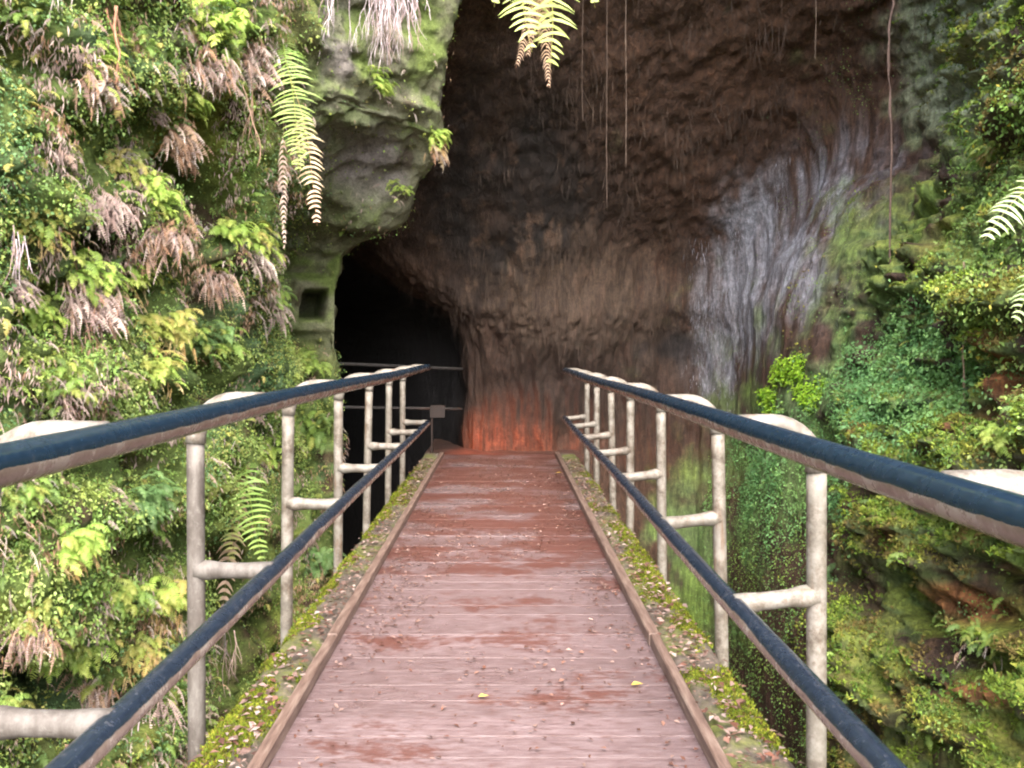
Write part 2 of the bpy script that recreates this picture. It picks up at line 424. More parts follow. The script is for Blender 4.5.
# --- cave wall: from deep in the tunnel, across the back of the cave and on as the right rock face
rows = [
 (-4.5, [(-5, 17.2), (-1.2, 12.6), (-.5, 10.6), (.1, 10.5), (1, 10.5), (1.9, 10.7), (2.5, 10.3), (2.55, 9.3), (2.55, 8), (2.45, 6.5), (2.35, 5), (2.4, 3.5), (2.9, 1.5), (4.3, -3.5)]),
 (-1.4, [(-5, 17.2), (-1.2, 12.6), (-.5, 10.7), (.1, 10.6), (1, 10.6), (1.9, 10.9), (2.5, 10.5), (2.6, 9.4), (2.55, 8), (2.45, 6.5), (2.4, 5), (2.45, 3.5), (3.0, 1.5), (4.5, -3.5)]),
 (-0.1, [(-5, 17.2), (-1.15, 12.6), (-.5, 11.2), (.1, 11.1), (1, 11.1), (1.9, 11.1), (2.55, 10.8), (2.7, 9.5), (2.65, 8), (2.6, 6.5), (2.55, 5), (2.6, 3.5), (3.1, 1.5), (4.6, -3.5)]),
 (1.25, [(-5, 17.2), (-1.2, 12.6), (-.55, 11.2), (0, 11.0), (1, 10.95), (1.95, 10.95), (2.75, 10.7), (2.9, 9.5), (2.85, 8), (2.75, 6.5), (2.65, 5), (2.7, 3.5), (3.1, 1.5), (4.6, -3.5)]),
 (1.8, [(-5, 17.2), (-1.5, 12.6), (-.85, 10.9), (0, 10.7), (1, 10.7), (1.95, 10.75), (2.8, 10.55), (2.98, 9.4), (2.95, 8), (2.85, 6.5), (2.7, 5), (2.75, 3.5), (3.2, 1.5), (4.6, -3.5)]),
 (2.4, [(-5, 17.2), (-2.5, 12.4), (-1.65, 10.7), (-.1, 10.4), (1, 10.5), (2, 10.8), (2.95, 10.4), (3.15, 9.3), (3.2, 8), (3.1, 6.6), (2.85, 5), (2.85, 3.5), (3.3, 1.5), (4.6, -3.5)]),
 (3.2, [(-6, 17.2), (-3.5, 12), (-2.6, 10.3), (-.3, 9.8), (1, 9.9), (2.1, 10.1), (3.1, 9.9), (3.55, 9.0), (3.8, 7.8), (3.50, 6.5), (2.95, 5), (2.9, 3.5), (3.3, 1.5), (4.6, -3.5)]),
 (4.0, [(-6, 17), (-3.5, 11), (-2.6, 9.5), (-.3, 9.1), (1, 9.1), (2.2, 9.2), (3.2, 9.1), (3.75, 8.5), (4.0, 7.6), (3.38, 6.4), (2.9, 5), (2.9, 3.5), (3.3, 1.5), (4.6, -3.5)]),
 (4.8, [(-6, 16), (-3.5, 10), (-2.4, 8.6), (-.3, 8.2), (1, 8.2), (2.2, 8.3), (3.1, 8.2), (3.6, 7.9), (3.8, 7.3), (3.22, 6.3), (2.8, 5), (2.8, 3.5), (3.3, 1.5), (4.6, -3.5)]),
 (5.6, [(-6, 15), (-3.5, 9), (-2.2, 7.8), (-.3, 7.4), (1, 7.3), (2, 7.3), (2.8, 7.3), (3.3, 7.1), (3.4, 6.7), (2.9, 6.1), (2.8, 5), (2.8, 3.5), (3.3, 1.5), (4.6, -3.5)]),
 (6.6, [(-6, 15), (-3.5, 9), (-2.2, 7.5), (-.3, 7.1), (1, 6.9), (2, 6.8), (2.7, 6.8), (3.1, 6.6), (3.2, 6.3), (2.9, 6.0), (2.8, 5), (2.9, 3.5), (3.3, 1.5), (4.6, -3.5)]),
]
PR = [[(x, y, z) for x, y in r] for z, r in rows]
cave = Surf(PR, [24, 36, 44, 24, 24, 32, 34, 34, 30, 16], [10, 22, 34, 40, 40, 36, 44, 44, 46, 50, 44, 24, 8], (0.6, 5.0, 1.0))
px, py = cave.proj(); B = cave.V
outer = sstep(740, 930, px + 0.0 * py) * sstep(9.5, 7.0, B[..., 1])         # right rock face in daylight
inner = 1 - outer
big = fbm(B * 0.8, 3, 101) * (0.14 + 0.08 * outer)
flute = (0.5 - np.abs(fbm(B * np.array([2.2, 2.2, 0.5]), 2, 111))) * 0.06 * inner
flute2 = fbm(B * np.array([11, 11, 0.9]), 3, 117) * 0.045 * inner
led = fbm(B * np.array([0.7, 0.7, 2.6]), 4, 121); led = (np.sign(led) * np.abs(led) ** 0.6 * (0.30 - 0.12 * sstep(.8, 2.0, B[..., 2])) + fbm(B * np.array([1.8, 1.8, 6.5]), 4, 125, .6) * 0.26 - 0.16 * sstep(.12, .42, fbm(B * np.array([2.2, 2.2, 5.0]), 3, 127))) * outer
bil = (0.42 - np.abs(fbm(B * np.array([2.6, 2.6, 3.6]), 3, 129))) * (0.34 - 0.16 * sstep(.8, 2.0, B[..., 2])) * outer
fine = fbm(B * 6.5, 4, 131, 0.6) * (0.11 * outer + 0.010)
ragg = np.abs(fbm(B * np.array([5, 5, 0.8]), 4, 171, .6)) * (0.05 + 0.13 * blob(px, py, 560, 370, 170, 90)) * inner
dep = big + flute + flute2 + ragg + led + bil + fine - 0.14
rec = blob(px, py, 665, 362, 42, 24)                                         # recess under the overhang at the foot of the wall
dep -= 0.05 * rec
dep += 0.25 * blob(px, py, 560, 330, 60, 30)
cave.displace(dep); dep_cave = dep
V = cave.V
n1 = fbm(V * 1.0, 4, 141); n2 = fbm(V * 3.0, 4, 145); n3 = fbm(V * 9, 3, 149)
st = fbm(V * np.array([9, 9, 1.1]), 4, 151, .6) * 1.15; up = cave.N[..., 2]
c = np.zeros(V.shape) + np.array([0.058, 0.029, 0.017])
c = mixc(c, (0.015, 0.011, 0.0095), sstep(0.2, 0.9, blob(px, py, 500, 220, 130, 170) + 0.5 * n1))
c = mixc(c, (0.074, 0.035, 0.018), sstep(0.1, 0.7, blob(px, py, 800, 60, 140, 120) + 0.6 * n1) * 0.7)
c = mixc(c, (0.074, 0.049, 0.033), sstep(0.2, 0.9, blob(px, py, 575, 310, 130, 85) * 0.9 + 0.6 * st))
c = mixc(c, (0.088, 0.052, 0.036), sstep(0.15, 0.6, st + 0.3 * n2) * 0.6)
rx_, ry_ = px - 0.0, py
gz = np.maximum.reduce([blob(px, py, 768, 250, 60, 80), blob(px, py, 738, 305, 48, 66), blob(px, py, 708, 362, 24, 50), blob(px, py, 820, 195, 60, 60) * 0.75, blob(px, py, 860, 150, 55, 45) * .5])
c = mixc(c, (0.27, 0.285, 0.335), sstep(-0.05, 1.15, gz * 0.85 + 0.8 * st) * sstep(0.05, 0.7, gz) * 0.9)
gn = np.maximum.reduce([blob(px, py, 870, 250, 55, 80) * 0.9, blob(px, py, 800, 440, 130, 110), blob(px, py, 860, 330, 80, 80) * .8, blob(px, py, 690, 570, 70, 120) * .85, blob(px, py, 940, 300, 90, 200), outer * 0.8])
gw = sstep(0.25, 0.8, gn * 0.9 + 0.5 * n2)
grn = np.zeros(V.shape) + np.array([0.11, 0.165, 0.055])
grn = mixc(grn, (0.13, 0.20, 0.04), sstep(-0.05, 0.4, n1 + 0.4 * n2))
grn = mixc(grn, (0.06, 0.13, 0.06), blob(px, py, 885, 375, 90, 80))
grn = mixc(grn, (0.20, 0.24, 0.03), sstep(0.05, 0.5, up + 0.5 * n2) * outer * 0.8)
grn = mixc(grn, (0.05, 0.036, 0.024), sstep(0.05, 0.35, -n2 + 0.5 * n3))
grn = mixc(grn, (0.17, 0.10, 0.035), sstep(0.2, 0.5, fbm(V * 2.3, 4, 181)) * outer * .45)
c = c * (1 - gw[..., None]) + grn * gw[..., None]
c = mixc(c, (0.25, 0.28, 0.18), sstep(0.2, 0.8, blob(px, py, 955, 60, 75, 90) + 0.4 * n2))
org = np.maximum.reduce([blob(px, py, 975, 365, 22, 45), blob(px, py, 940, 600, 40, 25), blob(px, py, 900, 540, 30, 26) * 0.8, blob(px, py, 960, 690, 60, 22) * 0.8, blob(px, py, 960, 420, 30, 25) * 0.8])
c = mixc(c, (0.26, 0.105, 0.040), sstep(0.3, 0.9, org + 0.4 * n2))
c = mixc(c, (0.014, 0.014, 0.016), sstep(.3, .9, blob(px, py, 672, 352, 36, 18) + .6 * n2) * 0.8)  # shade of the recess, painted as a dark tint on the rock
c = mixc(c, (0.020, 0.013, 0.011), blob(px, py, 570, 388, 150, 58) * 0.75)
c = mixc(c, (0.10, 0.036, 0.02), sstep(0.4, 1.0, blob(px, py, 530, 450, 75, 34) + 0.4 * st))  # orange lamp glow painted into the colour of the wall base
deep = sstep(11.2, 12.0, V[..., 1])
c = mixc(c, (0.010, 0.009, 0.010), deep)  # darkness deep in the tunnel, put into the wall colour
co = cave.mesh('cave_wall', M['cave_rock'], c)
tag(co, 'brown cave wall and mossy rock face behind and right of the footbridge', 'cave wall', None, 'structure')
CAVE_PX, CAVE_PY, CAVE_OUT, CAVE_UP = px, py, outer, up

# ground of the pit, floor of the tunnel and the hill over the cave
def sheet(name, x0, x1, y0, y1, z, mat, n=60, amp=0.15, seed=0, zf=None):
    xs = np.linspace(x0, x1, n); ys = np.linspace(y0, y1, n)
    X, Yy = np.meshgrid(xs, ys); Z = np.full(X.shape, float(z))
    if zf is not None: Z = zf(X, Yy)
    P = np.stack([X, Yy, Z], -1); P[..., 2] += amp * fbm(P * 0.9, 4, seed)
    I = np.arange(n * n).reshape(n, n)
    q = np.stack([I[:-1, :-1], I[:-1, 1:], I[1:, 1:], I[1:, :-1]], -1).reshape(-1, 4)
    return make_mesh(name, P.reshape(-1, 3), q, mat, None, None, True)
tag(sheet('ground', -60, 60, -60, 60, -3.9, M['soil'], 160, 0.3, 5), 'dark wet soil at the bottom of the pit', 'ground', None, 'structure')
tag(sheet('tunnel_floor', -1.0, 1.0, 10.22, 17.5, -0.06, M['floor'], 70, 0.10, 6), 'red cinder floor where the tunnel begins', 'floor', None, 'structure')
def hz(X, Yy):
    return np.where(Yy < 7.6, 6.3, 6.3 + 0.15 * (Yy - 7.6)) + 0 * X
tag(sheet('hill', -40, 40, 7.2, 60, 6.3, M['hill'], 100, 0.25, 8, hz), 'hillside over the cave', 'hill', None, 'structure')
tag(sheet('tunnel_end', -9, 0, 16.4, 17.6, 0, M['soil'], 20, 0.0, 8, lambda X, Yy: -4 + (Yy - 16.4) * 9), 'dark end of the tunnel', 'rock', None, 'structure')

# ------------------------------------------------------------------ the footbridge
YN, YE = -2.5, 10.2
fb = empty('footbridge', (0, YE, 0))
fb.location = (0, 0, 0)
tag(fb, 'wooden footbridge of wet reddish boards with mossy edge beams leading into the cave', 'footbridge')
d = MB(); y = YN; k = 0
while y < YE - 0.02:
    yy = y + 0.142
    a = R.normal(0, 0.0008); e = R.normal(0, 0.0008)
    d.box(-0.80, 0.725, y + 0.0013, yy - 0.0013, -0.05, a + e, 0.0008)
    y = yy
d.build('deck', M['deck'], fb)
for s, x0, x1 in ((-1, -0.745, -0.700), (1, 0.622, 0.665)):
    b = MB(); y = YN
    for L in (2.45, 3.65, 3.3, 3.2):
        y1 = min(y + L, YE + 0.1); b.box(x0 + R.normal(0, .003), x1 + R.normal(0, .003), y, y1 - 0.006, 0.004, 0.052 + R.normal(0, .002), 0.005); y = y1
    o = b.build('toe_board', M['toe'], fb)
    tag(o, 'left toe board' if s < 0 else 'right toe board')
beams = {}
def beam(x0, x1, seed):
    nx, ny = 14, 400
    xs = np.linspace(x0, x1, nx); ys = np.linspace(YN, YE, ny)
    X, Yy = np.meshgrid(xs, ys)
    P = np.stack([X, Yy, 0 * X], -1)
    Z = 0.028 + 0.022 * fbm(P * 6, 4, seed)
    e = np.minimum(X - x0, x1 - X); Z -= 0.02 * sstep(0.03, 0.0, e)
    P[..., 2] = Z
    P[:, 0, 0] += 0.014 * fbm(P[:, 0] * 5, 3, seed + 3); P[:, -1, 0] += 0.014 * fbm(P[:, -1] * 5, 3, seed + 5)
    lowl = P[:, :1].copy(); lowl[..., 2] = -0.26; lowr = P[:, -1:].copy(); lowr[..., 2] = -0.26
    G = np.concatenate([lowl, P, lowr], 1); n = nx + 2
    I = np.arange(ny * n).reshape(ny, n)
    q = np.stack([I[:-1, :-1], I[:-1, 1:], I[1:, 1:], I[1:, :-1]], -1).reshape(-1, 4)
    o = make_mesh('edge_beam', G.reshape(-1, 3), q, M['beam'], fb, None, True)
    return o, P
ob, PLb = beam(-0.93, -0.748, 61); beams['l'] = (ob, PLb)
ob, PRb = beam(0.668, 0.865, 71); beams['r'] = (ob, PRb)

# moss tufts on the beams: tiny blades
def blades(P, Nn, col, h, w, rng=R, spread=0.7):
    n = len(P)
    d_ = nrm(Nn + rng.normal(size=(n, 3)) * spread)
    s_ = nrm(np.cross(d_, rng.normal(size=(n, 3))))
    h = np.asarray(h).reshape(-1, 1); w = np.asarray(w).reshape(-1, 1)
    V = np.stack([P - s_ * w - d_ * 0.003, P + s_ * w - d_ * 0.003, P + d_ * h], 1)
    I = np.arange(3 * n).reshape(n, 3)
    return V.reshape(-1, 3), I, np.repeat(col, 3, axis=0)
def pal(n, cols, rng=R, var=0.2, w=None):
    c = np.array(cols)[rng.choice(len(cols), n, p=w)]
    return c * (1 + rng.normal(0, var, (n, 1))).clip(0.45, 1.7)
def moss_on_beam(o, P, outer_left):
    pts = P.reshape(-1, 3)
    edge = (P[..., 0] - P[:, :1, 0]) / (P[:, -1:, 0] - P[:, :1, 0])
    if not outer_left: edge = 1 - edge
    w = sstep(0.15, 0.5, fbm(P * np.array([6, 3.2, 6]), 4, 88) * 1.25 + 0.55 * sstep(0.9, 0.1, edge) - 0.08)
    w *= sstep(9.6, 7.0, P[..., 1])
    p = w.ravel() * (1 / (1.0 + np.maximum(P[..., 1].ravel(), 0) * 0.15)); p /= p.sum()
    n = 80000
    i = R.choice(len(p), n, p=p); Q = pts[i] + R.normal(0, 1, (n, 3)) * np.array([0.008, 0.016, 0.003])
    col = pal(n, [(0.13, 0.16, 0.014), (0.08, 0.115, 0.014), (0.18, 0.185, 0.024), (0.10, 0.075, 0.02)], var=0.25, w=[.35, .3, .2, .15])
    V, I, C = blades(Q, np.tile([0, 0, 1.0], (n, 1)), col, R.uniform(0.004, 0.014, n), R.uniform(0.002, 0.005, n))
    m = make_mesh('moss', V, I, M['moss'], o, C); m['kind'] = 'stuff'
moss_on_beam(*beams['l'], True); moss_on_beam(*beams['r'], False)

# cross bearers under the deck, carried into the pit
for y in np.arange(-1.5, 10, 1.9):
    b = MB(); b.box(-0.66, 0.58, y, y + 0.12, -0.24, -0.055); b.build('bearer', M['beam'], fb)

# ------------------------------------------------------------------ handrails
def handrail(side, xr, xp, zt, zl, ys, y_end, label):
    o = empty('handrail', (xp, ys[-1], 0)); off = np.array([xp, ys[-1], 0])
    tag(o, label, 'handrail', 'pipe handrails of the footbridge')
    def wob(y, a, s): return a * math.sin(y * 1.3 + s)
    for nm, z, r, m in (('top_rail', zt, 0.033, 'top_rail'), ('lower_rail', zl, 0.030, 'low_rail')):
        b = MB(); yy = np.arange(YN, y_end + 0.01, 0.15)
        b.tube([np.array([xr + wob(y, .003, z), y, z + wob(y, .004, z * 3)]) - off for y in yy], r, 20)
        b.build(nm, M[m], o, True)
    for i, y in enumerate(ys):
        pm = M['bare'] if side < 0 and y < 3 else M['post']
        lean = R.normal(0, 0.006) + (-0.004 if side < 0 else 0.004)
        ra = 0.13
        dirx = 1 if side < 0 else -1
        # post up to the start of the bend
        b = MB(); P = []
        for z in np.linspace(-0.32, zt - ra, 14):
            P.append(np.array([xp + lean * (1 - z), y, z]) - off)
        b.tube(P, 0.028, 16); po = b.build('post', pm, o, True)
        if side < 0 and y == LY[3]: po['label'] = 'bare grey weathered post'
        e = MB(); x0 = xp + lean * (1 - zt + ra); P = []
        for a in np.linspace(0, math.pi / 2, 9):
            P.append(np.array([x0 + dirx * ra * (1 - math.cos(a)), y, zt - ra + (ra + 0.004) * math.sin(a)]) - off)
        P.append(np.array([xr + dirx * -0.01, y, zt + 0.002]) - off)
        rr = [0.0325] + [0.0305] * 8 + [0.0305]
        e.tube(P, rr, 16); e.build('elbow', M['post'], po, True)
        c_ = MB()
        xs = np.linspace(xp + lean * (1 - zl), xr, 7)
        c_.tube([np.array([x, y, zl + 0.002 + (0.028 if side > 0 else 0.004) * (x - xr) / (xp - xr)]) - off for x in xs], [0.0325, 0.0315, 0.0255, 0.0255, 0.0255, 0.029, 0.030], 14)
        c_.build('stub', pm, po, True)
    return o
LY = [-0.72, 0.45, 1.62, 2.75, 3.94, 5.14, 6.32, 7.42, 8.43]
RY = [-1.0, 0.15, 1.30, 2.44, 3.57, 4.85, 6.0, 7.1, 8.15, 9.1]
handrail(-1, -0.746, -0.995, 1.084, 0.536, LY, 8.52, 'left pipe handrail with dark blue top rail and cream posts')
handrail(1, 0.667, 0.90, 1.035, 0.520, RY, 9.2, 'right pipe handrail with dark blue top rail and cream posts')

# dim barrier at the tunnel mouth beyond the left handrail
o = empty('barrier_rail', (-1.3, 9.6, 0))
tag(o, 'dim pipe barrier in front of the dark tunnel beyond the left handrail', 'barrier')
t = NT('dull_pipe'); t.color(t.ramp(t.noise(20), [(.3, (.012, .012, .013)), (.7, (.035, .03, .028))])); t.set('Roughness', .7); M['dull'] = t.m
b = MB(); A, E = pt(325, 363, 9.8), pt(462, 369, 10.9); off = np.array(o.location)
b.tube([A + (E - A) * u - off for u in np.linspace(0, 1, 10)], 0.02, 10); b.build('top_rail', M['dull'], o, True)
b = MB(); A2, E2 = pt(325, 407, 9.8), pt(462, 409, 10.9)
b.tube([A2 + (E2 - A2) * u - off for u in np.linspace(0, 1, 10)], 0.018, 10); b.build('lower_rail', M['dull'], o, True)
for q in (0.0,):
    P0 = A + (E - A) * q; b = MB(); b.tube([np.array([P0[0], P0[1], z]) - off for z in np.linspace(-0.3, P0[2], 6)], 0.016, 10); b.build('post', M['dull'], o, True)

# ------------------------------------------------------------------ foliage builders
def leaves(P, tip, Nn, L, Wd, col, fold=0.25):
    n = len(P); L = np.asarray(L).reshape(-1, 1); Wd = np.asarray(Wd).reshape(-1, 1)
    tip = nrm(tip); s_ = nrm(np.cross(tip, Nn)); u_ = nrm(np.cross(s_, tip))
    m = P + tip * L * 0.42
    V = np.stack([P, m + s_ * Wd + u_ * Wd * fold, P + tip * L - u_ * L * 0.12, m - s_ * Wd + u_ * Wd * fold], 1)
    I = np.arange(4 * n).reshape(n, 4)
    T = np.concatenate([I[:, [0, 1, 2]], I[:, [0, 2, 3]]])
    return V.reshape(-1, 3), T, np.repeat(col, 4, axis=0)

def frond_template(npair, width, th0, th1, curl=0.0, seed=0, shape=0.8):
    """frond of length 1 in the xz plane, starting at angle th0 above the horizontal, ending at th1; returns points, tris, t along length"""
    rg = np.random.default_rng(seed)
    m = 24; tt = np.linspace(0, 1, m); th = th0 + (th1 - th0) * tt ** 0.8
    st = np.stack([np.cos(th), 0 * th, np.sin(th)], 1) / (m - 1)
    C = np.concatenate([[[0, 0, 0]], np.cumsum(st, 0)])[:m]
    def at(u): return np.stack([np.interp(u, tt, C[:, k]) for k in range(3)], -1)
    V, T, A = [], [], []
    # rachis
    n0 = 9; us = np.linspace(0, 1, n0)
    for j, u in enumerate(us):
        w = 0.008 * (1 - 0.7 * u); p = at(u)
        V += [p + [0, w, 0], p - [0, w, 0]]; A += [u, u]
        if j: q = 2 * j; T += [[q - 2, q - 1, q + 1], [q - 2, q + 1, q]]
    for j in range(npair):
        u = 0.12 + 0.86 * (j + 0.5) / npair
        w = width * (math.sin(math.pi * min(1, u * 0.92 + 0.10)) ** shape) * (1 + rg.normal(0, 0.14)) * (0.5 if rg.random() < curl * 0.2 else 1)
        p = at(u); ang = np.interp(u, tt, th)
        fw = np.array([math.cos(ang), 0, math.sin(ang)]); upv = np.array([-math.sin(ang), 0, math.cos(ang)])
        hw = 0.86 / npair * 0.36
        for s_ in (-1, 1):
            dr = nrm(np.array([0, s_, 0]) * 1.0 + fw * (0.35 + rg.normal(0, 0.08)) - upv * (0.15 + curl * (0.6 + 0.8 * rg.random())))
            k = len(V)
            V += [p - fw * hw * 0.7, p + fw * hw * 0.7, p + dr * w * 0.55 + fw * hw + upv * 0.01, p + dr * w * 0.55 - fw * hw * 0.8 + upv * 0.01, p + dr * w - upv * w * (0.18 + curl * 0.3)]
            A += [u] * 5
            T += [[k, k + 1, k + 2], [k, k + 2, k + 3], [k + 3, k + 2, k + 4]]
    return np.array(V), np.array(T), np.array(A)

LIVE = [frond_template(15, 0.20, 0.7 + 0.2 * s, -1.3 - 0.1 * s, 0.1, s) for s in range(4)]
DEAD = [frond_template(13, 0.085 + 0.02 * s, 0.2 - 0.2 * s, -1.6, 1.6, 20 + s) for s in range(4)]

def fronds(P, Nn, length, colA, colB, temps, rng=R, yaw=0.9, roll=0.25):
    """instances of frond templates, arching away from the rock and down"""
    n = len(P)
    x = Nn.copy(); x[:, 2] *= 0.3; x = nrm(x)
    tng = np.stack([-x[:, 1], x[:, 0], 0 * x[:, 0]], 1)
    x = nrm(x + tng * np.tan(rng.uniform(-yaw, yaw, n))[:, None])
    z = nrm(np.array([0, 0, 1.0]) + rng.normal(0, roll, (n, 3)))
    y = nrm(np.cross(z, x)); x = np.cross(y, z)
    Rm = np.stack([x, y, z], -1)
    which = rng.integers(0, len(temps), n)
    Vs, Ts, Cs, base = [], [], [], 0
    for k, (TV, TT, TA) in enumerate(temps):
        i = np.where(which == k)[0]
        if not len(i): continue
        V = np.einsum('nab,mb->nma', Rm[i], TV) * np.asarray(length)[i][:, None, None] + P[i][:, None]
        C = colA[i][:, None] * (1 - TA[None, :, None]) + colB[i][:, None] * TA[None, :, None]
        off = (np.arange(len(i)) * len(TV))[:, None, None] + base
        Ts.append((TT[None] + off).reshape(-1, 3)); Vs.append(V.reshape(-1, 3)); Cs.append(C.reshape(-1, 3)); base += len(i) * len(TV)
    return np.concatenate(Vs), np.concatenate(Ts), np.concatenate(Cs)

def join(parts):
    V, T, C, b = [], [], [], 0
    for v, t_, c_ in parts:
        V.append(v); T.append(t_ + b); C.append(c_); b += len(v)
    return np.concatenate(V), np.concatenate(T), np.concatenate(C)

GREEN = [(0.15, 0.26, 0.06), (0.19, 0.30, 0.07), (0.12, 0.21, 0.065), (0.25, 0.31, 0.08)]
YEL = [(0.26, 0.30, 0.08), (0.22, 0.29, 0.07), (0.31, 0.30, 0.10)]
TEAL = [(0.10, 0.20, 0.075), (0.13, 0.24, 0.09), (0.08, 0.15, 0.06)]
BROWN = [(0.24, 0.135, 0.085), (0.30, 0.18, 0.11), (0.18, 0.115, 0.08), (0.34, 0.235, 0.16)]
MAUVE = [(0.29, 0.21, 0.19), (0.37, 0.29, 0.27), (0.23, 0.165, 0.155), (0.43, 0.36, 0.32)]
PALE = [(0.45, 0.40, 0.36), (0.52, 0.47, 0.44), (0.36, 0.30, 0.28)]
LUSH = [(0.22, 0.34, 0.09), (0.28, 0.36, 0.11)]
STRAW = [(0.38, 0.28, 0.12), (0.34, 0.22, 0.09), (0.42, 0.34, 0.18)]

# ---- ground cover on the left rock face
px, py = left.proj(); V = left.V
inview = ((px > -260) & (px < 520) & (py > -160) & (py < 940) & (V[..., 1] > 1.2) & (V[..., 1] < 9.3))
m1 = fbm(V * 1.5, 3, 201); m2 = fbm(V * 4.0, 3, 205)
cav = sstep(-0.02, 0.12, dep_left) 
face = (1 - 0.93 * LEFT_BARE) * inview * (0.12 + 0.88 * cav) * (1 - .93 * np.clip(POCK * 1.3, 0, 1))
nicheW = 1 - sstep(34, 26, np.abs(px - 314)) * sstep(38, 30, np.abs(py - 305))
face = face * nicheW
near = 1.0 / (0.4 + np.maximum(V[..., 1], 1) / 5.0)
def pal_patch(P, cols, var, scale=2.6, seed=0):
    u = fbm(P * scale, 3, 700 + seed) * 1.5 + 0.5 + R.normal(0, 0.13, len(P))
    c = np.array(cols, float); x = np.clip(u, 0, 0.999) * (len(c) - 1); i = x.astype(int); f = (x - i)[:, None]
    return (c[i] * (1 - f) + c[i + 1] * f) * (1 + R.normal(0, var, (len(P), 1))).clip(.5, 1.6)
def wall_leaves(surf, n, w, cols, size, colnoise, rng=R, cw=None, wr=(.22, .38), down=0.8, out=0.35, var=0.16):
    P, Nn, i = surf.scatter(n, w, rng)
    P = P + Nn * rng.uniform(0.0, 0.07, (n, 1))
    col = pal_patch(P, cols, var, 2.6, n % 97)
    tipd = np.array([0, 0, -1.0]) * down + Nn * out + rng.normal(0, 0.65, (n, 3))
    nn = nrm(Nn * 0.8 + np.array([0, -0.2, 0.6]) + rng.normal(0, 0.45, (n, 3)))
    L = rng.uniform(size[0], size[1], n)
    return leaves(P, tipd, nn, L, L * rng.uniform(wr[0], wr[1], n), col)
parts = []
# dense mats in several colours, each in its own patches
parts.append(wall_leaves(left, 75000, face * near * sstep(-0.1, 0.35, m1 + 0.3 * m2), YEL[1:2] + GREEN + LUSH, (0.010, 0.030), None))
parts.append(wall_leaves(left, 46000, face * near * sstep(0.0, 0.4, -m1 + 0.5 * m2), TEAL + GREEN[:1] + LUSH[:1], (0.009, 0.024), None))
parts.append(wall_leaves(left, 36000, face * near * sstep(0.1, 0.45, m2 - 0.2 * m1), YEL + GREEN[3:] + LUSH, (0.009, 0.026), None))
parts.append(wall_leaves(left, 26000, face * near * sstep(0.15, 0.55, -m2), MAUVE + BROWN, (0.02, 0.055), None, down=2.2, out=0.2, wr=(.06, .13)))
gV, gT, gC = join(parts)
tag(make_mesh('leaf_cover', gV, gT, M['leaf'], None, gC), 'mat of small green and yellow leaves over the left rock face', 'ground cover', None, 'stuff')
# background ferns that read as one mass
n = 2300
P, Nn, i = left.scatter(n, face * near * sstep(-0.3, 0.3, fbm(V * 2.1, 3, 231)))
pr = R.random(n); a = np.array(GREEN)[R.integers(0, 4, n)]; yb = np.array(YEL)[R.integers(0, 3, n)]
colA = np.where((pr < 0.72)[:, None], a, yb) * R.uniform(0.7, 1.3, (n, 1)); colB = colA * np.array([1.25, 1.1, 1.0])
f1 = fronds(P, Nn, R.uniform(0.06, 0.16, n), colA, colB, LIVE)
n = 1900
P, Nn, i = left.scatter(n, face * near * sstep(-0.15, 0.35, fbm(V * 1.8, 3, 241)))
cA = pal(n, BROWN + MAUVE); cB = pal(n, MAUVE + PALE)
f2 = fronds(P + Nn * 0.04, Nn, R.uniform(0.06, 0.16, n), cA, cB, DEAD)
gV, gT, gC = join([f1, f2])
tag(make_mesh('fern_cover', gV, gT, M['leaf'], None, gC), 'tangle of small green and withered ferns over the left rock face', 'ferns', None, 'stuff')
# fuzzy moss
def moss(surf, n, w, cols, name, label, h=(0.008, 0.026)):
    P, Nn, i = surf.scatter(n, w)
    V_, I_, C_ = blades(P, nrm(Nn + np.array([0, 0, 0.3])), pal_patch(P, cols, 0.3, 3.5, 3), R.uniform(*h, n), R.uniform(0.004, 0.011, n), spread=0.9)
    tag(make_mesh(name, V_, I_, M['moss'], None, C_), label, 'moss', None, 'stuff')
moss(left, 70000, inview * near * (1 - .8 * POCK) * nicheW * (1 - 0.8 * LEFT_BARE), [(0.14, 0.20, 0.05), (0.21, 0.24, 0.05), (0.10, 0.17, 0.08), (0.17, 0.15, 0.06)], 'moss_cover', 'fuzzy green and yellow moss on the left rock face')

# ---- ground cover on the right rock face
px, py = CAVE_PX, CAVE_PY; V = cave.V
inv = (px > 560) & (px < 1300) & (py > -150) & (py < 950) & (V[..., 1] > 1.4) & (V[..., 1] < 10.8)
m1 = fbm(V * 1.7, 3, 301); m2 = fbm(V * 4.2, 3, 305)
near = 1.0 / (0.4 + np.maximum(V[..., 1], 1) / 5.0)
teal = sstep(0.25, 0.75, np.maximum(blob(px, py, 890, 380, 75, 75), 0.55 * blob(px, py, 770, 470, 120, 90)) + 0.3 * m2) * inv
ivy = sstep(0.25, 0.7, np.maximum(blob(px, py, 970, 200, 70, 190), blob(px, py, 1050, 250, 80, 300)) + 0.35 * m2) * inv * sstep(905, 945, px) * (.12 + .88 * sstep(60, 150, py + .5 * (px - 960)))
lower = sstep(0.1, 0.6, blob(px, py, 740, 600, 90, 170) + 0.4 * m1 - 0.1) * inv * (py > 420)
allr = inv * (.25 + .75 * sstep(40, 120, py)) * sstep(0.1, 0.5, m1 + 0.3 * m2) * sstep(690, 900, px + 0.25 * (py - 300))
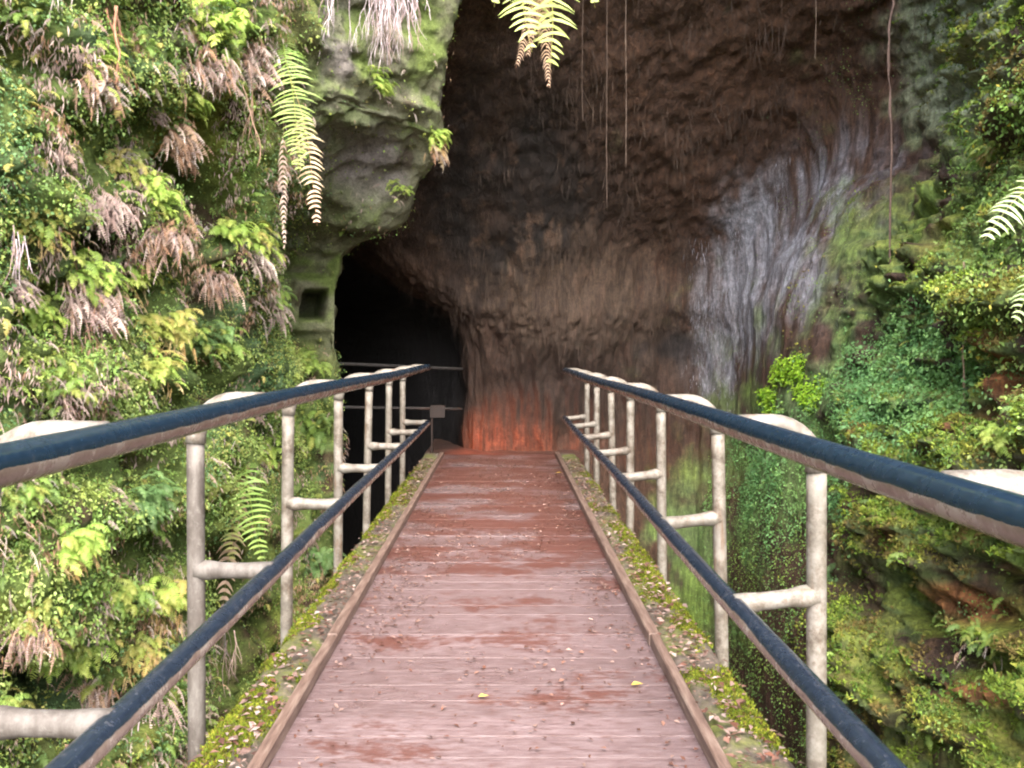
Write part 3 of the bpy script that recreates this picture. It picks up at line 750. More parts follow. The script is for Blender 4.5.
parts = [
    wall_leaves(cave, 22000, teal * near, [(0.10, 0.23, 0.08), (0.14, 0.29, 0.10), (0.18, 0.33, 0.10)], (0.014, 0.036), None),
    wall_leaves(cave, 13000, ivy * near, GREEN + LUSH[:1], (0.013, 0.034), None),
    wall_leaves(cave, 260, ivy * near, [(0.55, 0.46, 0.05), (0.48, 0.42, 0.08)], (0.02, 0.036), None),
    wall_leaves(cave, 11000, lower * near, [(0.10, 0.20, 0.06), (0.15, 0.27, 0.08), (0.20, 0.32, 0.07)], (0.010, 0.026), None),
    wall_leaves(cave, 22000, allr * near, TEAL[2:] + GREEN[2:3] + GREEN[:2] + LUSH[:1], (0.006, 0.018), None)]
gV, gT, gC = join(parts)
n = 700
P, Nn, i = cave.scatter(n, inv * near * CAVE_OUT * sstep(0.0, 0.4, m2 + .2) * sstep(560, 420, py * .0 + 500))
cA = pal(n, GREEN + LUSH[:1], var=.15); fr_ = fronds(P, Nn, R.uniform(.05, .14, n), cA, cA * np.array([1.25, 1.1, 1]), LIVE)
gV, gT, gC = join([(gV, gT, gC), fr_])
tag(make_mesh('creeper_cover', gV, gT, M['leaf'], None, gC), 'small leaved creepers over the right rock face', 'ground cover', None, 'stuff')
mw = inv * near * CAVE_OUT * sstep(-.12, .1, dep_cave) * sstep(-0.35, 0.35, CAVE_UP + 0.6 * m2 + 0.1)
moss(cave, 80000, mw, [(0.16, 0.22, 0.03), (0.08, 0.15, 0.03), (0.21, 0.23, 0.04), (0.15, 0.115, 0.04)], 'ledge_moss', 'yellow green moss over the ledges of the right rock face', (0.010, 0.034))
# bright lime patch on the cave wall
lw = np.maximum.reduce([blob(px, py, 785, 372, 20, 20), blob(px, py, 762, 395, 14, 12), blob(px, py, 796, 388, 12, 18), blob(px, py, 765, 408, 10, 10)])
lw = sstep(0.35, 0.8, lw + 0.45 * m2)
P, Nn, i = cave.scatter(2200, lw * inv)
v = leaves(P + Nn * R.uniform(0.0, 0.04, (2200, 1)), np.array([0, 0, -0.6]) + Nn * 0.6 + R.normal(0, .6, (2200, 3)), nrm(Nn + np.array([0, -.3, .8])), R.uniform(0.02, 0.05, 2200), R.uniform(0.007, 0.014, 2200), pal(2200, [(0.24, 0.42, 0.03), (0.30, 0.46, 0.04), (0.17, 0.33, 0.03)]))
tag(make_mesh('fern_patch', *v[:2], M['leaf'], None, v[2]), 'bright lime green patch of little ferns low on the cave wall right of the bridge', 'ferns')

# fine rootlets and mineral threads hanging all over the cave wall
def curtain(n, w, cols, lens, wid, name, label, seed):
    P, Nn, i = cave.scatter(n, w); rg = np.random.default_rng(seed)
    dv = nrm(np.array([0, 0, -1.0]) + Nn * rg.uniform(-.05, .22, (n, 1)) + rg.normal(0, .16, (n, 3)))
    L = rg.uniform(*lens, (n, 1)) * rg.uniform(.4, 1, (n, 1)); sd = nrm(np.cross(dv, Nn)); wd = rg.uniform(*wid, (n, 1))
    P = P + Nn * .015; bend = rg.normal(0, .12, (n, 3)); bend[:, 2] = 0
    Vv, k = [], 4
    for u, q in ((0, .7), (.35, 1), (.7, .7), (1, .12)):
        c_ = P + dv * L * u + bend * L * u * u + np.array([0, 0, -1.0]) * L * .12 * u * u
        Vv += [c_ - sd * wd * q, c_ + sd * wd * q]
    Vv = np.stack(Vv, 1); I = np.arange(8 * n).reshape(n, 8)
    T = np.concatenate([np.stack([I[:, 2 * j], I[:, 2 * j + 1], I[:, 2 * j + 3], I[:, 2 * j + 2]], 1) for j in range(3)])
    col = pal_patch(P, cols, .3, 2.2, seed)
    tag(make_mesh(name, Vv.reshape(-1, 3), T, M['root'], None, np.repeat(col, 8, axis=0)), label, 'roots', None, 'stuff')
qx, qy = CAVE_PX, CAVE_PY; VV = cave.V
vis = (qx > 380) & (qx < 930) & (qy > -80) & (qy < 470) & (VV[..., 1] > 6.6) & (VV[..., 1] < 11.6)
cl = sstep(-.1, .45, fbm(VV * np.array([4, 4, 1.2]), 3, 611))
curtain(5000, vis * cl * (0.15 + np.maximum(blob(qx, qy, 600, 290, 150, 80), .5 * blob(qx, qy, 760, 150, 120, 120))), [(.035, .022, .016), (.06, .038, .027), (.07, .047, .034), (.05, .03, .02)], (.06, .36), (.0008, .0024), 'rootlets', 'brown rootlets hanging over the cave wall', 3)
gzz = np.maximum.reduce([blob(qx, qy, 760, 255, 55, 80), blob(qx, qy, 720, 345, 30, 60), blob(qx, qy, 820, 190, 45, 50) * .5])
curtain(1800, vis * sstep(.3, .9, gzz + .5 * (cl - .5)) * (gzz > .15), [(.14, .13, .15), (.24, .24, .28), (.36, .36, .42), (.20, .20, .24)], (.04, .16), (.0008, .0026), 'mineral_threads', 'pale grey mineral threads down the cave wall', 5)

# ------------------------------------------------------------------ individual ferns
def clump(surf, pxy, wpx, live, dead, llen, dlen, palL, palD, label, name='fern_clump', cat='fern', group='ferns growing on the rock face'):
    p, nv = surf.hit(*pxy)
    if p is None: print('NO HIT', label); return
    Y = p[1]; w = wpx * Y / F; ll = llen * Y / F; dl = dlen * Y / F
    o = empty(name, tuple(p)); tag(o, label, cat, group)
    rg = np.random.default_rng(int(pxy[0] * 131 + pxy[1] * 7) & 0xffff)
    nh = nrm(np.array([nv[0], nv[1], 0.0])); tg = np.array([-nh[1], nh[0], 0])
    def base(n, spread, zoff):
        u = rg.uniform(-0.5, 0.5, n)
        Q = tg * (u * w * spread)[:, None] + nh * rg.uniform(-0.02, 0.10, n)[:, None] * min(1, w * 2.5)
        Q[:, 2] += rg.normal(0, 0.16, n) * w + zoff
        return Q
    if dead:
        dead = int(dead * 2.2); dl *= 0.64
        Q = base(dead, 0.95, -0.04 * w); Q[:, 2] -= rg.uniform(0, 0.45, dead) * dl
        cA = pal(dead, palD, rng=rg); cB = pal(dead, palD if rg.random() < .5 else palD + PALE, rng=rg)
        v = fronds(Q, np.tile(nh, (dead, 1)), rg.uniform(0.55, 1.1, dead) * dl, cA, cB, DEAD, rng=rg, yaw=1.1)
        make_mesh('dead_skirt', v[0], v[1], M['dead'], o, v[2])
    if live:
        live = int(live * 3.2); ll *= 0.84
        Q = base(live, 0.85, 0.08 * w)
        cA = pal(live, palL, rng=rg, var=.12); cB = cA * np.array([1.3, 1.15, 1.05])
        v = fronds(Q, np.tile(nh, (live, 1)), rg.uniform(0.6, 1.1, live) * ll, cA, cB, LIVE, rng=rg, yaw=1.1)
        make_mesh('foliage', v[0], v[1], M['leaf'], o, v[2])
    return o
BRIGHT = [(0.26, 0.40, 0.09), (0.32, 0.43, 0.11), (0.20, 0.33, 0.07)]
LL = [
 ((212, 30), 70, 26, 0, 44, 0, BRIGHT, None, 'bright green fern fringe at the top of the left rock face, above brown hanging roots'),
 ((200, 52), 60, 0, 44, 0, 60, None, MAUVE + BROWN[:2], 'mauve brown withered fern curtain under the bright green fringe, upper left'),
 ((246, 48), 50, 5, 40, 26, 62, BRIGHT, MAUVE + BROWN, 'pale brown dead fern curtain with a thin root trailing from it, beside the long frond'),
 ((92, 70), 70, 22, 34, 38, 60, BRIGHT + YEL, BROWN + MAUVE[:2], 'pale green fern with rusty brown dead skirt near the top left corner'),
 ((25, 20), 60, 14, 14, 34, 40, GREEN, MAUVE, 'dull green fern tuft in the top left corner of the rock face'),
 ((130, 45), 50, 14, 12, 30, 36, GREEN, BROWN, 'small green fern between the rusty skirted fern and the bright fringe'),
 ((185, 106), 40, 16, 0, 34, 0, BRIGHT, None, 'fresh green fern spray sticking out above the rust brown dead tuft'),
 ((172, 128), 44, 4, 44, 22, 56, GREEN, BROWN, 'rust brown dead fern tuft with pale frayed ends left of the bare rock'),
 ((150, 105), 30, 8, 16, 26, 36, GREEN, MAUVE, 'faded fern between the rusty skirted fern and the fresh green spray'),
 ((115, 170), 44, 16, 0, 34, 0, YEL, None, 'yellow fern above a grey mauve dead skirt, left of centre of the rock face'),
 ((100, 195), 36, 0, 36, 0, 58, None, MAUVE, 'grey mauve dead fern skirt hanging below the yellow fern'),
 ((128, 150), 30, 0, 22, 0, 34, None, PALE + MAUVE, 'pale lilac withered tuft beside the yellow fern'),
 ((142, 200), 54, 30, 0, 40, 0, BRIGHT, None, 'rounded bright green fern cushion in the middle of the left rock face'),
 ((160, 222), 56, 6, 44, 30, 64, BRIGHT, MAUVE + BROWN, 'long mauve dead skirt under the rounded bright green fern cushion'),
 ((206, 226), 20, 0, 18, 0, 34, None, PALE, 'small white withered tuft right of the mauve skirt'),
 ((228, 238), 34, 14, 8, 36, 40, BRIGHT, BROWN, 'green fern drooping right of the small white tuft'),
 ((256, 246), 34, 14, 16, 34, 50, YEL + BRIGHT, MAUVE, 'yellow green fern with mauve skirt near the niche'),
 ((215, 268), 28, 4, 26, 26, 56, GREEN, BROWN + MAUVE, 'dark brown dead fern strand left of the yellow green fern by the niche'),
 ((30, 232), 52, 16, 12, 36, 40, YEL + GREEN, STRAW, 'yellow green fern with straw tips below the grey green moss pillow'),
 ((12, 275), 40, 4, 24, 30, 46, GREEN, MAUVE, 'mauve withered fern at the left edge of the rock face above the handrail'),
 ((85, 284), 66, 18, 50, 40, 66, BRIGHT, MAUVE + BROWN[:1], 'wide mauve brown dead fern mound with green tips left of the orange tinted fern'),
 ((128, 278), 36, 16, 6, 36, 36, BRIGHT, STRAW, 'fresh green fern at the right end of the wide dead mound'),
 ((28, 318), 60, 20, 6, 36, 34, BRIGHT, BROWN, 'light green fern above the left end of the handrail'),
 ((165, 330), 52, 24, 14, 40, 44, YEL, STRAW, 'orange tinted yellow fern mass in front of the wet rock above the handrail'),
 ((152, 372), 44, 20, 8, 34, 30, YEL + BRIGHT, STRAW, 'yellow green fern just above the dark blue handrail'),
 ((210, 345), 50, 22, 4, 34, 30, TEAL + GREEN, BROWN, 'deep green fern between the orange tinted fern and the niche'),
 ((270, 300), 34, 10, 16, 28, 42, GREEN, MAUVE, 'small withered fern left of the niche'),
 ((300, 365), 50, 22, 4, 30, 24, BRIGHT + GREEN, BROWN, 'leafy green fern under the niche beside the tunnel mouth'),
 ((55, 390), 60, 18, 20, 36, 40, GREEN, MAUVE, 'green and mauve fern just above the near end of the left handrail'),
 # below the top rail
 ((138, 508), 66, 34, 0, 36, 0, TEAL, None, 'dense blue green fern cushion below the handrail, left of the first full post'),
 ((68, 548), 44, 16, 10, 44, 50, BRIGHT, STRAW, 'pale green fern with an orange dead tip below the left handrail'),
 ((20, 500), 50, 18, 10, 36, 36, GREEN, BROWN, 'green fern at the left edge between the two rails'),
 ((165, 600), 44, 16, 12, 42, 44, BRIGHT + YEL, STRAW, 'yellow green fern with orange tips beside the first full post'),
 ((120, 598), 46, 20, 0, 34, 0, GREEN, None, 'mid green fern cushion left of the orange tipped fern beside the post'),
 ((35, 620), 44, 6, 34, 30, 56, YEL, MAUVE + BROWN, 'mauve dead fern tuft hanging over the dark hollow at the bottom left'),
 ((70, 655), 46, 20, 6, 44, 36, BRIGHT, BROWN, 'fresh green fern drooping above the dark hollow at the bottom left'),
 ((92, 680), 44, 4, 38, 30, 60, GREEN, BROWN + MAUVE, 'brown dead fern skirt below the fresh green fern at the bottom left'),
 ((140, 650), 40, 10, 14, 36, 40, YEL, STRAW, 'straw coloured fern behind the lower rail at the bottom left'),
 ((150, 690), 50, 0, 26, 0, 56, None, MAUVE, 'pale dead fern strands behind the lower rail, low on the rock face'),
 ((312, 432), 46, 18, 0, 34, 0, GREEN, None, 'leafy fern between the second and third posts of the left handrail'),
 ((262, 455), 40, 16, 4, 36, 30, BRIGHT, STRAW, 'light green fern between the first two full posts, above the large frond'),
 ((318, 560), 36, 16, 8, 30, 36, TEAL, BROWN, 'dark green fern low beside the mossy edge of the bridge, left side'),
]
for a in LL: clump(left, *a)
# small tufts on the bare rock
clump(left, (375, 88), 34, 18, 4, 26, 20, BRIGHT, MAUVE, 'small bright fern tuft on the bare rock under the hanging roots')
clump(left, (432, 140), 20, 12, 14, 26, 36, BRIGHT, BROWN + STRAW, 'little fern with a brown skirt on the very edge of the cave mouth')
clump(left, (398, 192), 24, 10, 4, 18, 20, BRIGHT, MAUVE, 'tiny light green fern on the bare rock above the tunnel mouth')
clump(left, (345, 262), 30, 12, 0, 18, 0, BRIGHT, None, 'tiny green fern on the bare rock over the tunnel mouth')
RG = 'ferns growing on the right rock face'
clump(cave, (1003, 440), 26, 10, 0, 34, 0, BRIGHT, None, 'small light green fern above the right handrail near the right edge', group=RG)
clump(cave, (1000, 150), 44, 12, 6, 34, 30, YEL + GREEN, STRAW, 'yellow flecked fern high on the right rock face', group=RG)
clump(cave, (960, 130), 34, 12, 0, 26, 0, GREEN, None, 'leafy green tuft at the right edge of the cave mouth', group=RG)
clump(cave, (985, 640), 50, 12, 6, 26, 30, GREEN, BROWN, 'low fern on the mossy ledge at the bottom right', group=RG)
clump(cave, (830, 575), 34, 10, 4, 24, 24, TEAL, BROWN, 'dark fern beside the nearest right post', group=RG)

# large single fronds: stalk and leaflets follow a path in space
def path_frond(name_part, path, width, npair, colA, colB, parent, off, facing, seed, droop=0.25, u0=0.10):
    rg = np.random.default_rng(seed)
    P = np.array(path, float); m = 40
    W = crom(len(P), np.linspace(0, len(P) - 1.0001, m)); C = W @ P
    d_ = np.concatenate([[0], np.cumsum(np.linalg.norm(np.diff(C, axis=0), axis=1))]); d_ /= d_[-1]
    def at(u): return np.array([np.interp(u, d_, C[:, k]) for k in range(3)])
    V, T, K = [], [], []
    colA, colB = np.array(colA), np.array(colB)
    us = np.linspace(0, 1, 16)
    for j, u in enumerate(us):
        p = at(u); tg = nrm(at(min(1, u + .02)) - at(max(0, u - .02))); sd = nrm(np.cross(tg, facing)); r = width * 0.035 * (1.1 - u)
        up_ = np.cross(sd, tg)
        V += [p + sd * r, p - sd * r * 0.5 + up_ * r, p - sd * r * 0.5 - up_ * r]; K += [(colA * .8 * (1 - u) + colB * u) * np.array([1.2, 1, .8])] * 3
        if j:
            q = 3 * j
            for e in range(3):
                f_ = (e + 1) % 3; T += [[q - 3 + e, q - 3 + f_, q + f_], [q - 3 + e, q + f_, q + e]]
    for j in range(npair):
        u = u0 + (0.985 - u0) * (j + .5) / npair; p = at(u)
        tg = nrm(at(min(1, u + .02)) - at(max(0, u - .02))); sd = nrm(np.cross(tg, facing)); up_ = nrm(np.cross(sd, tg))
        npair_ = npair; L = width * (0.45 + 0.55 * min(1, (u - u0 + .06) * 4)) * min(1.0, 0.10 + 2.2 * (1 - u)) ** 0.9
        hw = (0.985 - u0) / npair * np.linalg.norm(P[-1] - P[0]) * 0.27
        for s_ in (-1, 1):
            if rg.random() < .05: continue
            l = L * (1 + rg.normal(0, .14)); dr = nrm(sd * s_ + tg * (0.04 + rg.normal(0, .13)) - up_ * (0.12 + rg.normal(0, .22)))
            cc = (colA * (1 - u) + colB * u) * (1 + rg.normal(0, .12)); k0 = len(V)
            prev = None
            for q, (fr, wd) in enumerate(((0, .75), (.35, 1.0), (.7, .7), (1, 0.06))):
                c0 = p + dr * l * fr + np.array([0, 0, -1.0]) * l * (droop + .08) * fr ** 2.2
                wv = tg * hw * wd
                V += [c0 - wv, c0 + wv]; K += [cc * (1 + .2 * fr)] * 2
                if q: z_ = k0 + 2 * q; T += [[z_ - 2, z_ - 1, z_ + 1], [z_ - 2, z_ + 1, z_]]
    return make_mesh(name_part, np.array(V) - off, np.array(T), M['leaf'], parent, np.array(K))

def on(surf, pxy, lift):
    p, nv = surf.hit(*pxy)
    return p + nrm(np.array([nv[0], nv[1] - 0.3, 0.1])) * lift

# the long pair on the left rock face
r0, nv = left.hit(283, 40); o = empty('sword_fern', tuple(r0)); tag(o, 'long hanging fern with one green frond and one pinkish frond beside the bare rock', 'fern')
Yf = r0[1] - 0.25; cam_f = np.array([0.25, -1, 0.1])
path_frond('frond', [r0, pt(285, 55, Yf - .05), pt(294, 100, Yf - .1), pt(299, 172, Yf - .1)], 0.165, 40, (0.17, 0.31, 0.07), (0.30, 0.38, 0.11), o, r0, cam_f, 1)
f = path_frond('frond', [r0, pt(288, 70, Yf + .05), pt(306, 130, Yf), pt(317, 226, Yf)], 0.125, 22, (0.32, 0.36, 0.13), (0.52, 0.36, 0.27), o, r0, cam_f, 2, .4, .48)
f['label'] = 'pinkish withered frond'
f = path_frond('frond', [r0, pt(284, 90, Yf + .08), pt(283, 170, Yf + .06), pt(285, 252, Yf + .06)], 0.045, 22, (0.27, 0.17, 0.12), (0.48, 0.38, 0.33), o, r0, cam_f, 3, 1.4, .5)
f['label'] = 'rolled up dead frond'
# ferns hanging from the roof of the cave mouth into the top of the picture
def roof(x, y):
    loc, *_ = cave.bvh.ray_cast(Vector((x, y, 3.0)), Vector((0, 0, 1)))
    return np.array(loc) if loc is not None else np.array([x, y, 5.3])
q = pt(538, 0, 6.9); r0 = roof(q[0], 7.6); r0 = np.array([q[0], min(r0[1], 7.6), r0[2] - 0.02])
o = empty('hanging_fern', tuple(r0)); tag(o, 'green fern hanging from the roof of the cave mouth with withered tips', 'fern')
Yf = 6.9; fc = np.array([0.0, -1, 0.15])
LA, LB = (0.17, 0.26, 0.05), (0.36, 0.42, 0.13)
path_frond('frond', [r0, pt(522, -40, Yf), pt(523, 5, Yf - .15), pt(532, 52, Yf - .2)], 0.30, 34, LA, LB, o, r0, fc, 11)
path_frond('frond', [r0, pt(548, -30, Yf), pt(553, 20, Yf - .1), pt(550, 68, Yf - .1)], 0.30, 34, LA, LB, o, r0, fc, 12)
path_frond('frond', [r0, pt(535, -40, Yf + .1), pt(538, 0, Yf + .1), pt(538, 46, Yf + .1)], 0.31, 30, LA, LB, o, r0, fc, 13)
path_frond('frond', [r0, pt(570, -60, Yf), pt(588, -30, Yf - .1), pt(595, 8, Yf - .1)], 0.16, 20, LA, LB, o, r0, fc, 14)
path_frond('frond', [r0, pt(510, -60, Yf), pt(500, -30, Yf - .1), pt(494, 8, Yf - .1)], 0.16, 20, LA, LB, o, r0, fc, 15)
for (xx, yy, s_) in ((549, 90, 16), (516, 68, 17), (527, 58, 18)):
    f = path_frond('frond', [r0, pt(540, -40, Yf + .05), pt((xx + 540) / 2, 20, Yf + .05), pt(xx, yy, Yf)], 0.10, 34, (0.30, 0.22, 0.10), (0.40, 0.27, 0.19), o, r0, fc, s_, 1.3, .55)
    f['label'] = 'withered brown frond'
# the fronds reaching in from the right
r0, nv = cave.hit(1075, 205); r0 = r0 if r0 is not None else pt(1090, 180, 4)
o = empty('tree_fern_frond', tuple(r0)); tag(o, 'pale green arching frond reaching in from the right edge over the rock face', 'fern')
path_frond('frond', [r0, pt(1060, 175, 4.0), pt(1020, 195, 3.9), pt(984, 240, 3.85)], 0.15, 24, (0.28, 0.38, 0.16), (0.42, 0.50, 0.28), o, r0, np.array([-0.2, -0.8, 0.6]), 21, .5)
r0, nv = cave.hit(1080, 290); r0 = r0 if r0 is not None else pt(1090, 280, 4)
o = empty('tree_fern_frond', tuple(r0)); tag(o, 'tip of a pale frond at the right edge, below the arching frond', 'fern')
path_frond('frond', [r0, pt(1065, 265, 3.9), pt(1040, 275, 3.8), pt(1014, 322, 3.8)], 0.12, 20, (0.24, 0.36, 0.14), (0.36, 0.46, 0.22), o, r0, np.array([-0.2, -0.8, 0.6]), 22, .5)
# the large pair behind the left handrail
r0, nv = left.hit(245, 462); o = empty('sword_fern', tuple(r0)); tag(o, 'large green fern fronds hanging between the first two full posts of the left handrail', 'fern')
Yf = r0[1] - 0.2
path_frond('frond', [r0, pt(246, 475, Yf - .1), pt(253, 515, Yf - .15), pt(262, 562, Yf - .15)], 0.16, 20, (0.15, 0.28, 0.06), (0.26, 0.38, 0.10), o, r0, cam_f, 31)
path_frond('frond', [r0, pt(240, 480, Yf), pt(234, 520, Yf - .05), pt(232, 562, Yf - .05)], 0.13, 20, (0.18, 0.29, 0.06), (0.36, 0.36, 0.14), o, r0, cam_f, 32)
f = path_frond('frond', [r0, pt(236, 500, Yf + .05), pt(228, 560, Yf + .05), pt(222, 620, Yf + .05)], 0.10, 18, (0.30, 0.22, 0.12), (0.44, 0.33, 0.26), o, r0, cam_f, 33, .7)
f['label'] = 'withered frond'

# ------------------------------------------------------------------ hanging roots and vines
def strands(name, anchors, lens, rad, cols, label, cat='roots', branch=0.5, seed=0, wob=0.012, group=None, out=0.0):
    rg = np.random.default_rng(seed); o0 = anchors[0]; b = MB()
    def strand(p, L, r, c_, depth):
        n = max(6, int(L / 0.035)); P = [np.array(p, float)]; dv = np.array([rg.normal(0, .05), rg.normal(0, .05) - out, -1.0])
        for k in range(n):
            dv = nrm(dv + rg.normal(0, wob * 8, 3) + np.array([0, 0, -0.25])); P.append(P[-1] + dv * L / n)
            if depth < 1 and rg.random() < branch * 0.25:
                strand(P[-1], L * (1 - k / n) * rg.uniform(.35, .9), r * .65, c_ * rg.uniform(.8, 1.2), depth + 1)
        b.tube(np.array(P) - o0, np.linspace(r, r * .45, len(P)), 5, c_)
    for p, L in zip(anchors, lens):
        strand(p, L, rad * rg.uniform(.7, 1.3), np.array(cols[rg.integers(0, len(cols))]) * rg.uniform(.8, 1.2), 0)
    ob = b.build(name, M['root'], None, True, True); ob.location = tuple(o0)
    tag(ob, label, cat, group); return ob
RC = [(0.40, 0.33, 0.36), (0.48, 0.42, 0.44), (0.30, 0.22, 0.20)]
def anc(surf, x0, x1, y, n, seed, lift=0.2):
    rg = np.random.default_rng(seed); L = []
    for k in range(n):
        p, nv = surf.hit(rg.uniform(x0, x1), y + rg.uniform(-12, 12))
        if p is not None: L.append(p + nrm(np.array([nv[0], nv[1] - .4, 0])) * rg.uniform(0, lift))
    return L
HG = 'roots hanging from the rock'
def hang(surf, x0, x1, y, n, l0, l1, label, seed, rad=.0042, cols=RC, lift=.25, branch=.6):
    A = anc(surf, x0, x1, y, n, seed, lift)
    if not A: print('no anchors', label); return
    rg = np.random.default_rng(seed + 1); k = A[0][1] / F
    strands('hanging_roots', A, [(l0 + (l1 - l0) * rg.random() ** 1.6) * k for _ in A], rad, cols, label, 'roots', branch * 1.6, seed, .022, group=HG)
hang(left, 326, 342, -18, 10, 55, 95, 'pale lilac roots hanging over the bare rock, left bunch', 1)
hang(left, 360, 398, -18, 26, 60, 105, 'thick bunch of pale lilac roots hanging over the bare rock', 2)
hang(left, 398, 416, -18, 9, 50, 85, 'pale roots at the right end of the root fringe over the bare rock', 3)
hang(left, 60, 76, -8, 9, 25, 48, 'pale root tassel at the top of the left rock face near the corner', 4, cols=[(0.45, 0.40, 0.36)])
hang(left, 100, 112, 20, 4, 70, 110, 'reddish brown root strand above the rusty skirted fern, top left', 5, rad=.008, cols=[(0.28, 0.14, 0.08)])
hang(left, 243, 252, 80, 3, 60, 90, 'thin brown root trailing from the dead fern curtain beside the long frond', 6, cols=[(0.34, 0.22, 0.15)])
hang(left, 0, 14, 235, 10, 30, 60, 'grey lilac dead stems at the left edge above the handrail', 7)
hang(left, 270, 310, -14, 6, 20, 45, 'short brown roots at the top of the rock face left of the root fringe', 8, cols=[(0.25, 0.16, 0.12)])
hang(left, 205, 228, 620, 8, 30, 80, 'pale roots dangling behind the first full post below the lower rail', 9)
hang(left, 100, 150, 700, 8, 30, 60, 'thin pale roots dangling in the dark hollow at the bottom left', 10)
VG = 'vines and root threads hanging in the cave mouth'
def vine(pxx, y0, y1, Y, rad, col, label, seed, wob=0.006):
    top = pt(pxx, y0, Y)
    if y0 < 0:
        top = roof(top[0], Y); top = np.array([pt(pxx, 0, Y)[0], Y, top[2] - .01])
    bot = pt(pxx, y1, Y)
    rg = np.random.default_rng(seed); n = 46; s_ = np.linspace(0, 1, n)
    P = top + (bot - top) * s_[:, None]
    P[:, 0] += np.cumsum(rg.normal(0, wob, n)) * .35 * np.sin(s_ * 3.14); P[:, 1] += np.cumsum(rg.normal(0, wob, n)) * .35 * np.sin(s_ * 3.14)
    b = MB(); b.tube(P - top, rad * (1 + .25 * rg.normal(0, 1, n)).clip(.5, 1.6), 7, col)
    ob = b.build('hanging_vine', M['root'], None, True, True); ob.location = tuple(top); tag(ob, label, 'vine', VG)
vine(890, -40, 268, 6.9, .009, (0.12, 0.075, 0.058), 'long brown vine hanging from the roof in front of the green streaked wall', 1, .022)
vine(964, 262, 400, 5.2, .007, (0.34, 0.24, 0.16), 'short thin root hanging over the orange rock on the right', 2, .01)
vine(626, -30, 168, 8.2, .0032, (0.085, 0.06, 0.045), 'pale thread hanging in the middle of the cave with its end above the brown wall', 3, .004)
vine(607, -30, 210, 8.4, .003, (0.075, 0.05, 0.038), 'longest pale thread hanging in the middle of the cave', 4, .004)
vine(583, -30, 122, 8.2, .0025, (0.06, 0.04, 0.03), 'faint short thread hanging right of the roof fern', 5, .004)
vine(815, -30, 60, 7.8, .003, (0.10, 0.07, 0.05), 'faint thread near the long brown vine high under the roof', 6, .004)

# ------------------------------------------------------------------ leaf litter
def flat_leaves(n, x0, x1, y0, y1, z, cols, size, wfun=None, seed=1):
    rg = np.random.default_rng(seed); P = np.stack([rg.uniform(x0, x1, n), rg.uniform(y0, y1, n) , np.full(n, z)], 1)
    if wfun is not None: P = P[rg.random(n) < wfun(P)]
    n = len(P); P[:, 2] += rg.uniform(0, .006, n)
    a = rg.uniform(0, 6.28, n); tipd = np.stack([np.cos(a), np.sin(a), rg.normal(0, .12, n)], 1)
    nn = nrm(np.array([0, 0, 1.0]) + rg.normal(0, .22, (n, 3))); L = rg.uniform(*size, n)
    return leaves(P, tipd, nn, L, L * rg.uniform(.16, .34, n), pal(n, cols, rng=rg))
LIT = [(0.10, 0.042, 0.028), (0.15, 0.08, 0.06), (0.065, 0.03, 0.022), (0.21, 0.14, 0.12)]
PINK = [(0.20, 0.14, 0.125), (0.15, 0.095, 0.08), (0.10, 0.055, 0.04), (0.30, 0.23, 0.21)]
pk = lambda P: sstep(0.02, 0.35, fbm(P * np.array([1.6, 1.1, 1]), 3, 401) + .12)
edge = lambda P: sstep(.25, .02, np.minimum(P[:, 0] + .69, .61 - P[:, 0]))
parts = [flat_leaves(9000, -.68, .61, 1.2, 9.9, .008, LIT, (.010, .030), lambda P: .9 * pk(P) * sstep(2.2, 4.5, P[:, 1]) + .03, 1),
         flat_leaves(5000, -.68, .61, .5, 9.9, .008, LIT, (.010, .028), lambda P: .75 * edge(P) + .02, 2),
         flat_leaves(2600, -.92, -.75, .5, 9.5, .048, PINK + LIT, (.014, .042), lambda P: sstep(-.95, -.80, P[:, 0]) * .8, 3),
         flat_leaves(3200, .67, .86, .5, 9.5, .048, PINK + LIT, (.014, .042), lambda P: sstep(.90, .75, P[:, 0]) * .8, 4)]
gV, gT, gC = join(parts)
tag(make_mesh('leaf_litter', gV, gT, M['dead'], None, gC), 'brown leaf litter scattered over the bridge boards and edge beams', 'leaf litter', None, 'stuff')
for (xx, yy, L, label) in ((631, 688, .05, 'yellow fallen leaf on the bridge boards beside the right toe board, nearest one'), (556, 474, .07, 'pale yellow fallen leaf near the far end of the bridge boards'), (478, 700, .04, 'small straw coloured leaf lying in the middle of the near boards')):
    Yl = F * H / (yy - CY); p = np.array([(xx - CX) * Yl / F, Yl, .012])
    v = leaves(np.zeros((1, 3)), np.array([[1, .3, .1]]), np.array([[0, 0, 1.0]]), [L], [L * .3], np.array([(0.60, 0.40, 0.08)]))
    ob = make_mesh('fallen_leaf', *v[:2], M['dead'], None, v[2]); ob.location = tuple(p); tag(ob, label, 'leaf', 'yellow leaves on the boards')

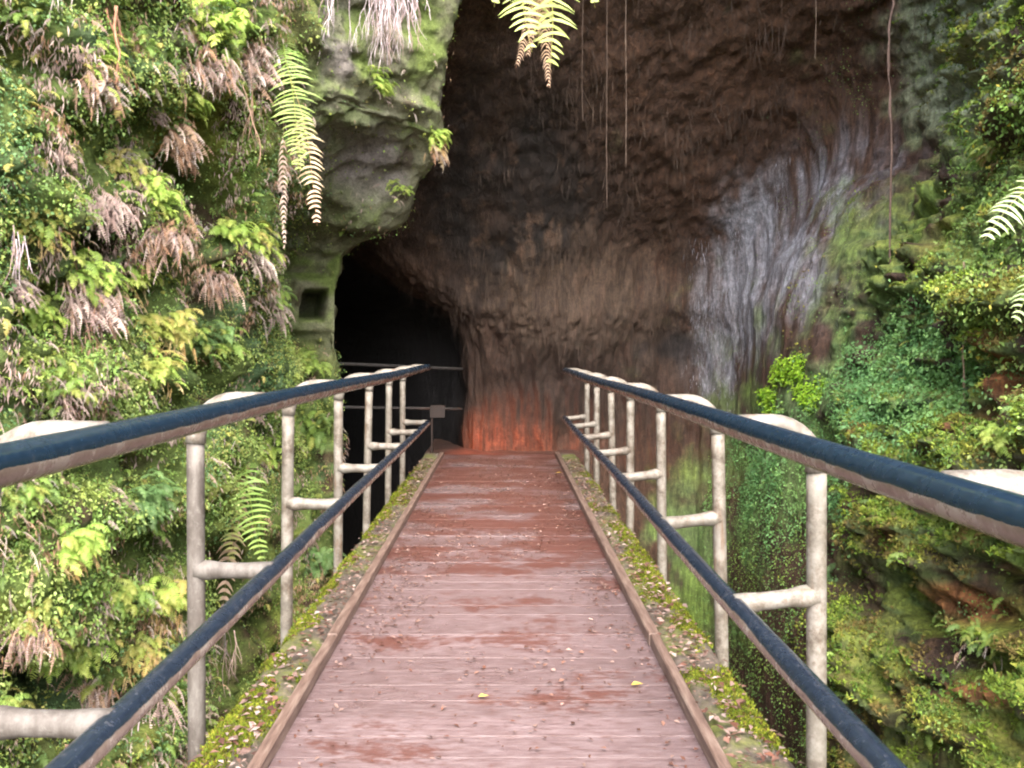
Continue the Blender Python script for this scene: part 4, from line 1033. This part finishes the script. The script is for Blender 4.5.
# ------------------------------------------------------------------ low path light whose orange glow shows at the far end of the bridge
lp = np.array([-0.80, 10.42, 0.53])
o = empty('path_light', (lp[0], lp[1], 0)); tag(o, 'small dark rusty box light beyond the far end of the left handrail', 'light')
t = NT('rusty_sheet'); t.color(t.ramp(t.noise(20), [(0.3, (0.008, 0.004, 0.003)), (0.7, (0.022, 0.010, 0.007))])); t.set('Roughness', .7); M['rust'] = t.m
b = MB(); b.box(-.09, .09, -.07, -.05, .44, .585, .006); b.box(-.09, .09, -.05, .07, .56, .585, .004); b.build('housing', M['rust'], o)
b = MB(); b.tube([(-.07, -.035, z_) for z_ in np.linspace(-.12, .56, 6)], .013, 10); b.build('stem', M['rust'], o, True)
t = NT('warm_lamp'); t.color((1, .4, .1)); t.b.inputs['Emission Color'].default_value = (1, .30, .06, 1); t.b.inputs['Emission Strength'].default_value = 6; M['lamp'] = t.m
b = MB(); b.tube([(x, .0, .53) for x in (-.06, -.02, .02, .06)], .014, 8); b.build('bulb', M['lamp'], o, True)
ld = bpy.data.lights.new('lamp_light', 'SPOT'); ld.spot_size = math.radians(100); ld.spot_blend = .8; ld.energy = 19; ld.color = (1, .19, .035); ld.shadow_soft_size = .03
lo_ = bpy.data.objects.new('lamp_light', ld); COL.objects.link(lo_); lo_.location = (lp[0] + .02, lp[1] + .02, lp[2] - .06)
lo_.rotation_euler = (-Vector((.90, .62, -.62))).to_track_quat('Z', 'Y').to_euler()

# ------------------------------------------------------------------ camera, sky, sun
cd = bpy.data.cameras.new('camera'); cam = bpy.data.objects.new('camera', cd); COL.objects.link(cam)
cam.location = (0, 0, H); cam.rotation_euler = (math.radians(90), 0, 0)
cd.sensor_width = 36; cd.lens = F / 1024 * 36; cd.shift_x = (512 - CX) / 1024; cd.shift_y = -(384 - CY) / 1024
cd.clip_start = .05; cd.clip_end = 500
sc.camera = cam
EL, AZ = 50.0, 172.0     # sun: elevation; compass bearing clockwise from +Y
w = bpy.data.worlds.new('World'); sc.world = w; w.use_nodes = True
nt = w.node_tree; sky = nt.nodes.new('ShaderNodeTexSky'); sky.sky_type = 'NISHITA'; sky.sun_disc = False
sky.sun_elevation = math.radians(EL); sky.sun_rotation = math.radians(AZ); sky.dust_density = 4.0; sky.air_density = 0.8; sky.ozone_density = 0.6
bg = nt.nodes['Background']; nt.links.new(sky.outputs[0], bg.inputs[0]); bg.inputs[1].default_value = 0.15
sd = bpy.data.lights.new('sun', 'SUN'); sd.energy = 1.15; sd.angle = math.radians(80); sd.color = (1, .94, .84)
so = bpy.data.objects.new('sun', sd); COL.objects.link(so)
a, e = math.radians(AZ), math.radians(EL)
sv = Vector((math.sin(a) * math.cos(e), math.cos(a) * math.cos(e), math.sin(e)))
so.rotation_euler = sv.to_track_quat('Z', 'Y').to_euler()
vs = sc.view_settings; vs.view_transform = 'Standard'; vs.look = 'None'; vs.gamma = 1.0; vs.use_curve_mapping = False
vs.exposure = 3.08
sc.render.engine = 'CYCLES'
sc.cycles.max_bounces = 6; sc.cycles.diffuse_bounces = 4; sc.cycles.glossy_bounces = 3; sc.cycles.transmission_bounces = 3
sc.cycles.use_denoising = True
try: sc.cycles.denoiser = 'OPENIMAGEDENOISE'
except Exception: pass
sc.cycles.filter_width = 2.1
